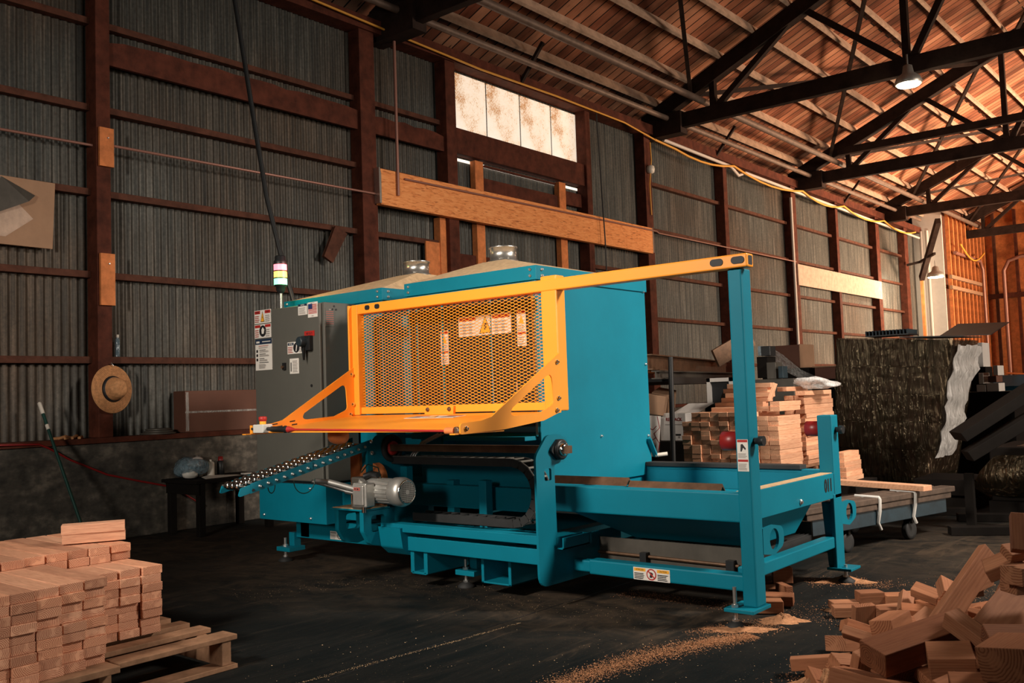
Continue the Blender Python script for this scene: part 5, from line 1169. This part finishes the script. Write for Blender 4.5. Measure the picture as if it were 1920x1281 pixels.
tag(MB().bar((2.7, 10.4, 1.49), (2.95, 10.9, 1.75), .04, .22, 'rust').build('board_scrap'), 'dark board tilted up at the far end of the rack', 'board')
# white printed carton and its neighbours
tag(MB().box(2.95, 3.55, 8.42, 9.3, 0, .60, 'dark').build('low_shelf', bevel=.004), 'dark low shelf carrying the printed carton', 'shelf')
o = empty('printed_carton', (3.17, 8.68, .60), 'white carton printed with red letters behind the black rack upright', 'box')
MB().box(3.02, 3.32, 8.50, 8.80, .602, .885, 'boxwhite').build('carton', o, bevel=.004)
s = MB().text('REDBACK', (3.185, 8.4995, .82), X_, Z_, .045, 'redplas', wide=.95, bold=.0012).box(3.08, 3.29, 8.4985, 8.4995, .765, .772, 'greyink').box(3.20, 3.26, 8.4985, 8.4995, .655, .672, 'ink').box(3.23, 3.25, 8.4985, 8.4995, .63, .65, 'greyink'); s.build('printing', o)
MB().hexa([(3.02,8.80,.885),(3.32,8.80,.885),(3.39,8.99,.97),(3.09,8.99,.97),(3.02,8.803,.889),(3.32,8.803,.889),(3.39,8.993,.974),(3.09,8.993,.974)], 'boxwhite').build('open_flap', o)
m = MB().obox((2.965, 8.36, .66), (.22, .012, .42), (0, .10, .55), 'boxwhite')
u_ = Vector((math.cos(.55), math.sin(.55), 0)); n_ = Vector((math.sin(.55), -math.cos(.55), 0)); c0 = Vector((2.955, 8.36, .66))+n_*.0075
for pts in (((.10,.20),(.12,.08),(.06,.02),(.11,-.08),(.09,-.20)), ((-.02,.10),(.05,.06),(.09,.10)), ((-.02,-.02),(.03,-.05),(.08,-.02)), ((-.04,-.12),(.02,-.15),(.07,-.10))):
    m.tube([c0+u_*x+Z_*z for x, z in pts], .006, 'redplas', 6)
tag(m.build('leaning_carton'), 'loose white carton panel with dark red lines leaning beside the printed carton', 'panel')
for i, (x, y, z, a) in enumerate(((2.98, 8.50, .98, .4), (2.86, 8.86, 1.02, .2), (2.80, 8.55, .70, .1))):
    tag(MB().obox((x, y, z), (.20, .22, .20), (.25*i, .2, a), 'card').build('cardboard_box', bevel=.003), ('brown box tipped beside the hood edge', 'brown box behind the tipped one under the rack', 'lowest brown box beside the carton panel')[i], 'box')
o = empty('metal_cabinet_frame', (3.45, 8.9, .6), 'pale metal frame with dark opening standing behind the printed carton', 'frame')
for x in (3.30, 3.56): MB().box(x, x+.04, 9.02, 9.09, .95, 1.235, 'boxwhite').build('jamb', o)
MB().box(3.30, 3.60, 9.02, 9.09, 1.195, 1.235, 'boxwhite').box(3.34, 3.56, 9.06, 9.09, .95, 1.2, 'ink').build('head', o)
MB().box(3.28, 3.62, 9.0, 9.2, .601, .95, 'dark').build('plinth', o)
tag(MB().lathe((3.80, 8.7, 1.0), (0, -1, 0), [(0,.14),(.05,.15),(.10,.10),(.12,.12),(.14,.06)], 'rubber', 20).box(3.66, 3.94, 8.7, 8.93, 0, 1.16, 'black').build('dark_machine'), 'dark motor unit half hidden behind the orange boards', 'machine')
# clutter on the shelf line
tag(MB().box(2.75, 4.12, 10.95, 12.4, 0, 1.19, 'dark').build('crate', bevel=.01), 'big dark crate behind the stacked orange boards carrying cartons', 'crate')
o = empty('open_carton', (3.38, 11.2, 1.19), 'brown carton with pale end panel on the dark crate', 'box')
MB().box(3.10, 3.52, 11.0, 11.42, 1.34, 1.625, 'carddark').build('carton', o, bevel=.004)
MB().box(3.522, 3.53, 10.99, 11.43, 1.335, 1.63, 'card').build('end_panel', o)
MB().box(3.05, 3.65, 10.95, 11.5, 1.192, 1.34, 'dark').build('tray', o)
o = tag(MB().box(3.70, 4.05, 11.0, 11.4, 1.192, 1.345, 'carddark').box(3.68, 4.07, 10.98, 11.0, 1.335, 1.35, 'card').box(4.05, 4.065, 10.98, 11.4, 1.25, 1.35, 'card').build('shallow_carton'), 'shallow dark carton with pale rim next to the open carton', 'box')
vs = []; fs = []; q = random.Random(3); N = 26
edge0 = [(3.17, 10.80, 1.615), (3.30, 10.75, 1.575), (3.42, 10.72, 1.50), (3.56, 10.70, 1.40), (3.68, 10.68, 1.31), (3.82, 10.66, 1.24), (3.97, 10.64, 1.18)]
edge1 = [(3.12, 10.72, 1.50), (3.25, 10.68, 1.42), (3.36, 10.66, 1.34), (3.50, 10.64, 1.28), (3.64, 10.62, 1.22), (3.80, 10.60, 1.16), (3.98, 10.58, 1.08)]
for i in range(len(edge0)):
    for k in range(7):
        f = k/6; p = Vector(edge0[i]).lerp(Vector(edge1[i]), f); vs.append((p.x+q.uniform(-.01, .01), p.y+.03*math.sin(k*2.2+i)+q.uniform(-.015, .015), p.z+q.uniform(-.008, .008)))
for i in range(len(edge0)-1):
    for k in range(6): a = i*7+k; fs.append((a, a+7, a+8, a+1))
tag(MB().add(vs, fs, 'film', True).build('stretch_film'), 'loose clear stretch film draped down from the open carton', 'film')
for i, (x, y, z, sx, sy, sz, key, lab) in enumerate(((3.93, 9.15, 1.215, .12, .2, .22, 'dark', 'dark tool case standing on the cabinet next to the film'), (4.06, 9.05, 1.20, .10, .16, .17, 'greysteel', 'grey metal box next to the dark tool case'), (4.17, 9.0, 1.205, .05, .12, .12, 'cartblue', 'small blue grey box at the end of the row of cases'), (3.98, 9.1, 1.44, .10, .14, .10, 'black', 'black case lying on top of the dark tool case'), (3.86, 9.2, 1.45, .06, .06, .10, 'bag', 'blue clear bottle beside the black case'))):
    tag(MB().box(x-sx/2, x+sx/2, y-sy/2, y+sy/2, z, z+sz, key).build('tool_case' if i < 4 else 'bottle', bevel=.005), lab, 'case' if i < 4 else 'bottle')
tag(MB().box(3.80, 4.30, 8.95, 9.4, 0, 1.20, 'greysteel').build('steel_cabinet', bevel=.006), 'grey steel cabinet behind the orange board stacks', 'cabinet')
b_ = blob('plastic_sheet', (5.02, 7.70, zt2+.090), (.17, .12, .045), 'filmwhite', 21, .4); tag(b_, 'crumpled white plastic sheet on top of the orange boards', 'plastic sheet')

# stretch wrapped pallet load
o = empty('wrapped_pallet', (4.8, 10.6, 0), 'tall dark pallet load of cartons bound in shiny stretch film', 'pallet load')
def ld(u, v, z):   # u across 0..1, v depth 0..1; the load spreads to the top
    f = z/1.6; x0 = 4.235+.12*f; x1 = 5.20+.30*f; x = x0+(x1-x0)*u
    return Vector((x, 10.0+1.0*v+.05*f, z*(1+.05*(.5-u))))
q = random.Random(9); NZ = 5; hgt = (1.575-.15)/NZ
for k in range(NZ):
    nu = 3 if k % 2 else 2
    for a in range(nu):
        for b in range(2):
            j = q.uniform(-.008, .008); g_ = .004
            p = [(a/nu+g_, b/2+g_+j), ((a+1)/nu-g_, b/2+g_+j), ((a+1)/nu-g_, (b+1)/2-g_+j), (a/nu+g_, (b+1)/2-g_+j)]
            z0, z1 = .152+k*hgt, .150+(k+1)*hgt-.003
            MB().hexa([ld(u, v, z0) for u, v in p]+[ld(u, v, z1) for u, v in p], 'carddark').build('carton', o, bevel=.008)
MB().hexa([ld(u, v, z) for z in (.005, .148) for u, v in ((0,0),(1,0),(1,1),(0,1))], 'dark').build('pallet_base', o)
vs = []; fs = []; NU, NZ2 = 44, 30
per = [(u, -.012) for u in [i/16 for i in range(16)]]+[(1.012, v/12) for v in range(12)]+[(1-i/16, 1.012) for i in range(16)]+[(-.012, 1-v/12) for v in range(12)]
for zi in range(NZ2+1):
    z = .10+1.485*zi/NZ2
    for i, (u, v) in enumerate(per):
        p = ld(u, v, z); ou = Vector((u-.5, v-.5, 0)).normalized()
        p += ou*(.006+.016*abs(math.sin(zi*1.05+.35*i))*q.uniform(.1, 1)); vs.append(p)
n_ = len(per)
for zi in range(NZ2):
    for i in range(n_): fs.append((zi*n_+i, zi*n_+(i+1) % n_, (zi+1)*n_+(i+1) % n_, (zi+1)*n_+i))
MB().add(vs, fs, 'wrapfilm', True).build('stretch_wrap', o)
vs = []; fs = []
for zi in range(19):
    z = .36+1.16*zi/18
    for k in range(13):
        v = -.02+(.62+.36*min(1, max(0, (z-.6)/.7)))*k/12
        p = ld(1.0, v, z)+Vector((.025+.030*abs(math.sin(k*2.1+zi*.3))+.05*math.sin(zi*.8)**2*q.uniform(.3, 1), 0, q.uniform(-.012, .012))); vs.append(p)
for zi in range(18):
    for k in range(12): a = zi*13+k; fs.append((a, a+1, a+14, a+13))
MB().add(vs, fs, 'filmwhite', True).build('loose_white_film', o)
tag(MB().hexa([(5.02,9.98,1.583),(5.46,9.98,1.563),(5.62,10.75,1.563),(5.12,10.75,1.583),(5.02,9.98,1.593),(5.46,9.98,1.573),(5.62,10.75,1.573),(5.12,10.75,1.593)], 'black').hexa([(5.30,10.35,1.578),(5.80,10.35,1.568),(5.86,10.9,1.708),(5.36,10.9,1.728),(5.30,10.35,1.585),(5.80,10.35,1.575),(5.86,10.9,1.715),(5.36,10.9,1.735)], 'black').build('open_box'), 'black box with raised flaps lying on the wrapped pallet load', 'box')
m = MB().box(4.66, 5.10, 10.02, 10.35, 1.612, 1.624, 'black')
for k in range(13): m.box(4.66+.035*k, 4.672+.035*k, 10.02, 10.35, 1.624, 1.672, 'cartblue')
tag(m.build('wire_tray'), 'dark ribbed wire tray on top of the wrapped pallet load', 'tray')
# beyond the wrapped load
tag(MB().box(4.95, 5.62, 12.05, 12.6, 0, .975, 'dark').build('shelf_unit', bevel=.006), 'dark shelf unit beyond the wrapped pallet load', 'shelf')
for i, (x0, x1, z0, z1, key, lab) in enumerate(((5.23, 5.33, .977, 1.06, 'boxwhite', 'small white carton at the front of the shelf unit'), (5.34, 5.47, .977, 1.075, 'boxwhite', 'white carton with open front on the shelf unit'), (5.26, 5.31, 1.07, 1.20, 'paper', 'white jug standing above the small white carton'), (5.36, 5.45, 1.085, 1.16, 'carddark', 'little brown carton on the white open one'), (5.42, 5.47, 1.165, 1.28, 'boxwhite', 'narrow white box highest on the shelf unit'))):
    tag(MB().box(x0, x1, 12.05, 12.35, z0, z1, key).build('carton', bevel=.004), lab, 'box')
tag(MB().box(5.0, 5.18, 12.65, 13.0, 1.28, 1.58, 'boxwhite').box(5.0, 5.2, 12.65, 13.0, .0, 1.28, 'dark').build('grey_box'), 'pale grey box on a dark stand behind the wrapped load', 'box')
tag(MB().hexa([(5.0,14.0,.72),(5.7,14.0,.72),(5.7,14.8,.72),(5.0,14.8,.72),(4.95,13.95,1.02),(5.75,13.95,1.02),(5.75,14.85,1.02),(4.95,14.85,1.02)], 'bluebin').hexa([(4.93,13.93,1.02),(5.77,13.93,1.02),(5.77,14.87,1.02),(4.93,14.87,1.02),(5.0,14.2,1.17),(5.77,14.2,1.17),(5.77,14.87,1.17),(5.0,14.87,1.17)], 'bluebin').box(5.0,5.7,14.0,14.8,0,.72,'dark').build('blue_bin', bevel=.01), 'blue bin with lid near the far end wall', 'bin')
# dark leaning planks and low loads at the frame edge
o = tag(MB().bar((6.15, 7.55, .70), (6.75, 7.9, 1.14), .30, .075, 'dark').build('leaning_plank', bevel=.004), 'upper dark plank propped at a slant across the low loads', 'plank')
o = tag(MB().bar((6.22, 7.50, .56), (6.66, 7.75, .86), .18, .08, 'dark').build('leaning_plank', bevel=.004), 'lower dark plank propped below the upper one', 'plank')
o = empty('wrapped_load', (6.45, 8.9, 0), 'low load in glinting clear film under the slanted planks', 'pallet load')
MB().box(6.14, 6.95, 8.5, 9.4, .12, .56, 'dark').build('carton', o, bevel=.01); MB().box(6.12, 6.97, 8.48, 9.42, .0, .12, 'dark').build('pallet_base', o)
b_ = blob('film_cover', (6.60, 8.95, .36), (.40, .46, .28), 'wrapfilm', 31, .3); b_.parent = o; b_.location = b_.location-ORG[o.name]
tag(MB().box(5.45, 5.95, 8.75, 9.35, .12, .26, 'dark').box(5.45,5.95,8.75,9.35,0,.10,'dark').build('dark_crate', bevel=.006), 'dark crate at the foot of the wrapped pallet load', 'crate')
for i, (x, y, z, L, a) in enumerate(((4.75, 8.75, .032, 1.2, .25), (4.8, 9.1, .032, 1.1, .12), (5.55, 8.3, .032, 1.0, .3), (4.8, 9.4, .032, .8, .1), (6.38, 7.45, .032, .6, .5), (6.35, 8.2, .032, .8, .4))):
    tag(MB().obox((x, y, z), (L, .10, .06), (0, 0, a), 'dark').build('dark_plank', bevel=.003), ('dark plank on the floor before the wrapped pallet load', 'dark plank on the floor touching the wrapped pallet load', 'dark plank on the floor next to the cart end', 'short dark plank on the floor behind the cart', 'dark plank on the floor under the slanted planks', 'second dark plank on the floor under the slanted planks')[i], 'plank')
tag(MB().box(6.16, 6.22, 7.6, 7.66, .001, .42, 'dark').build('prop_post'), 'short dark prop under the lower slanted plank', 'post')
tag(MB().box(6.56, 6.62, 7.75, 7.81, .001, .62, 'dark').build('prop_post'), 'taller dark prop under the slanted planks', 'post')
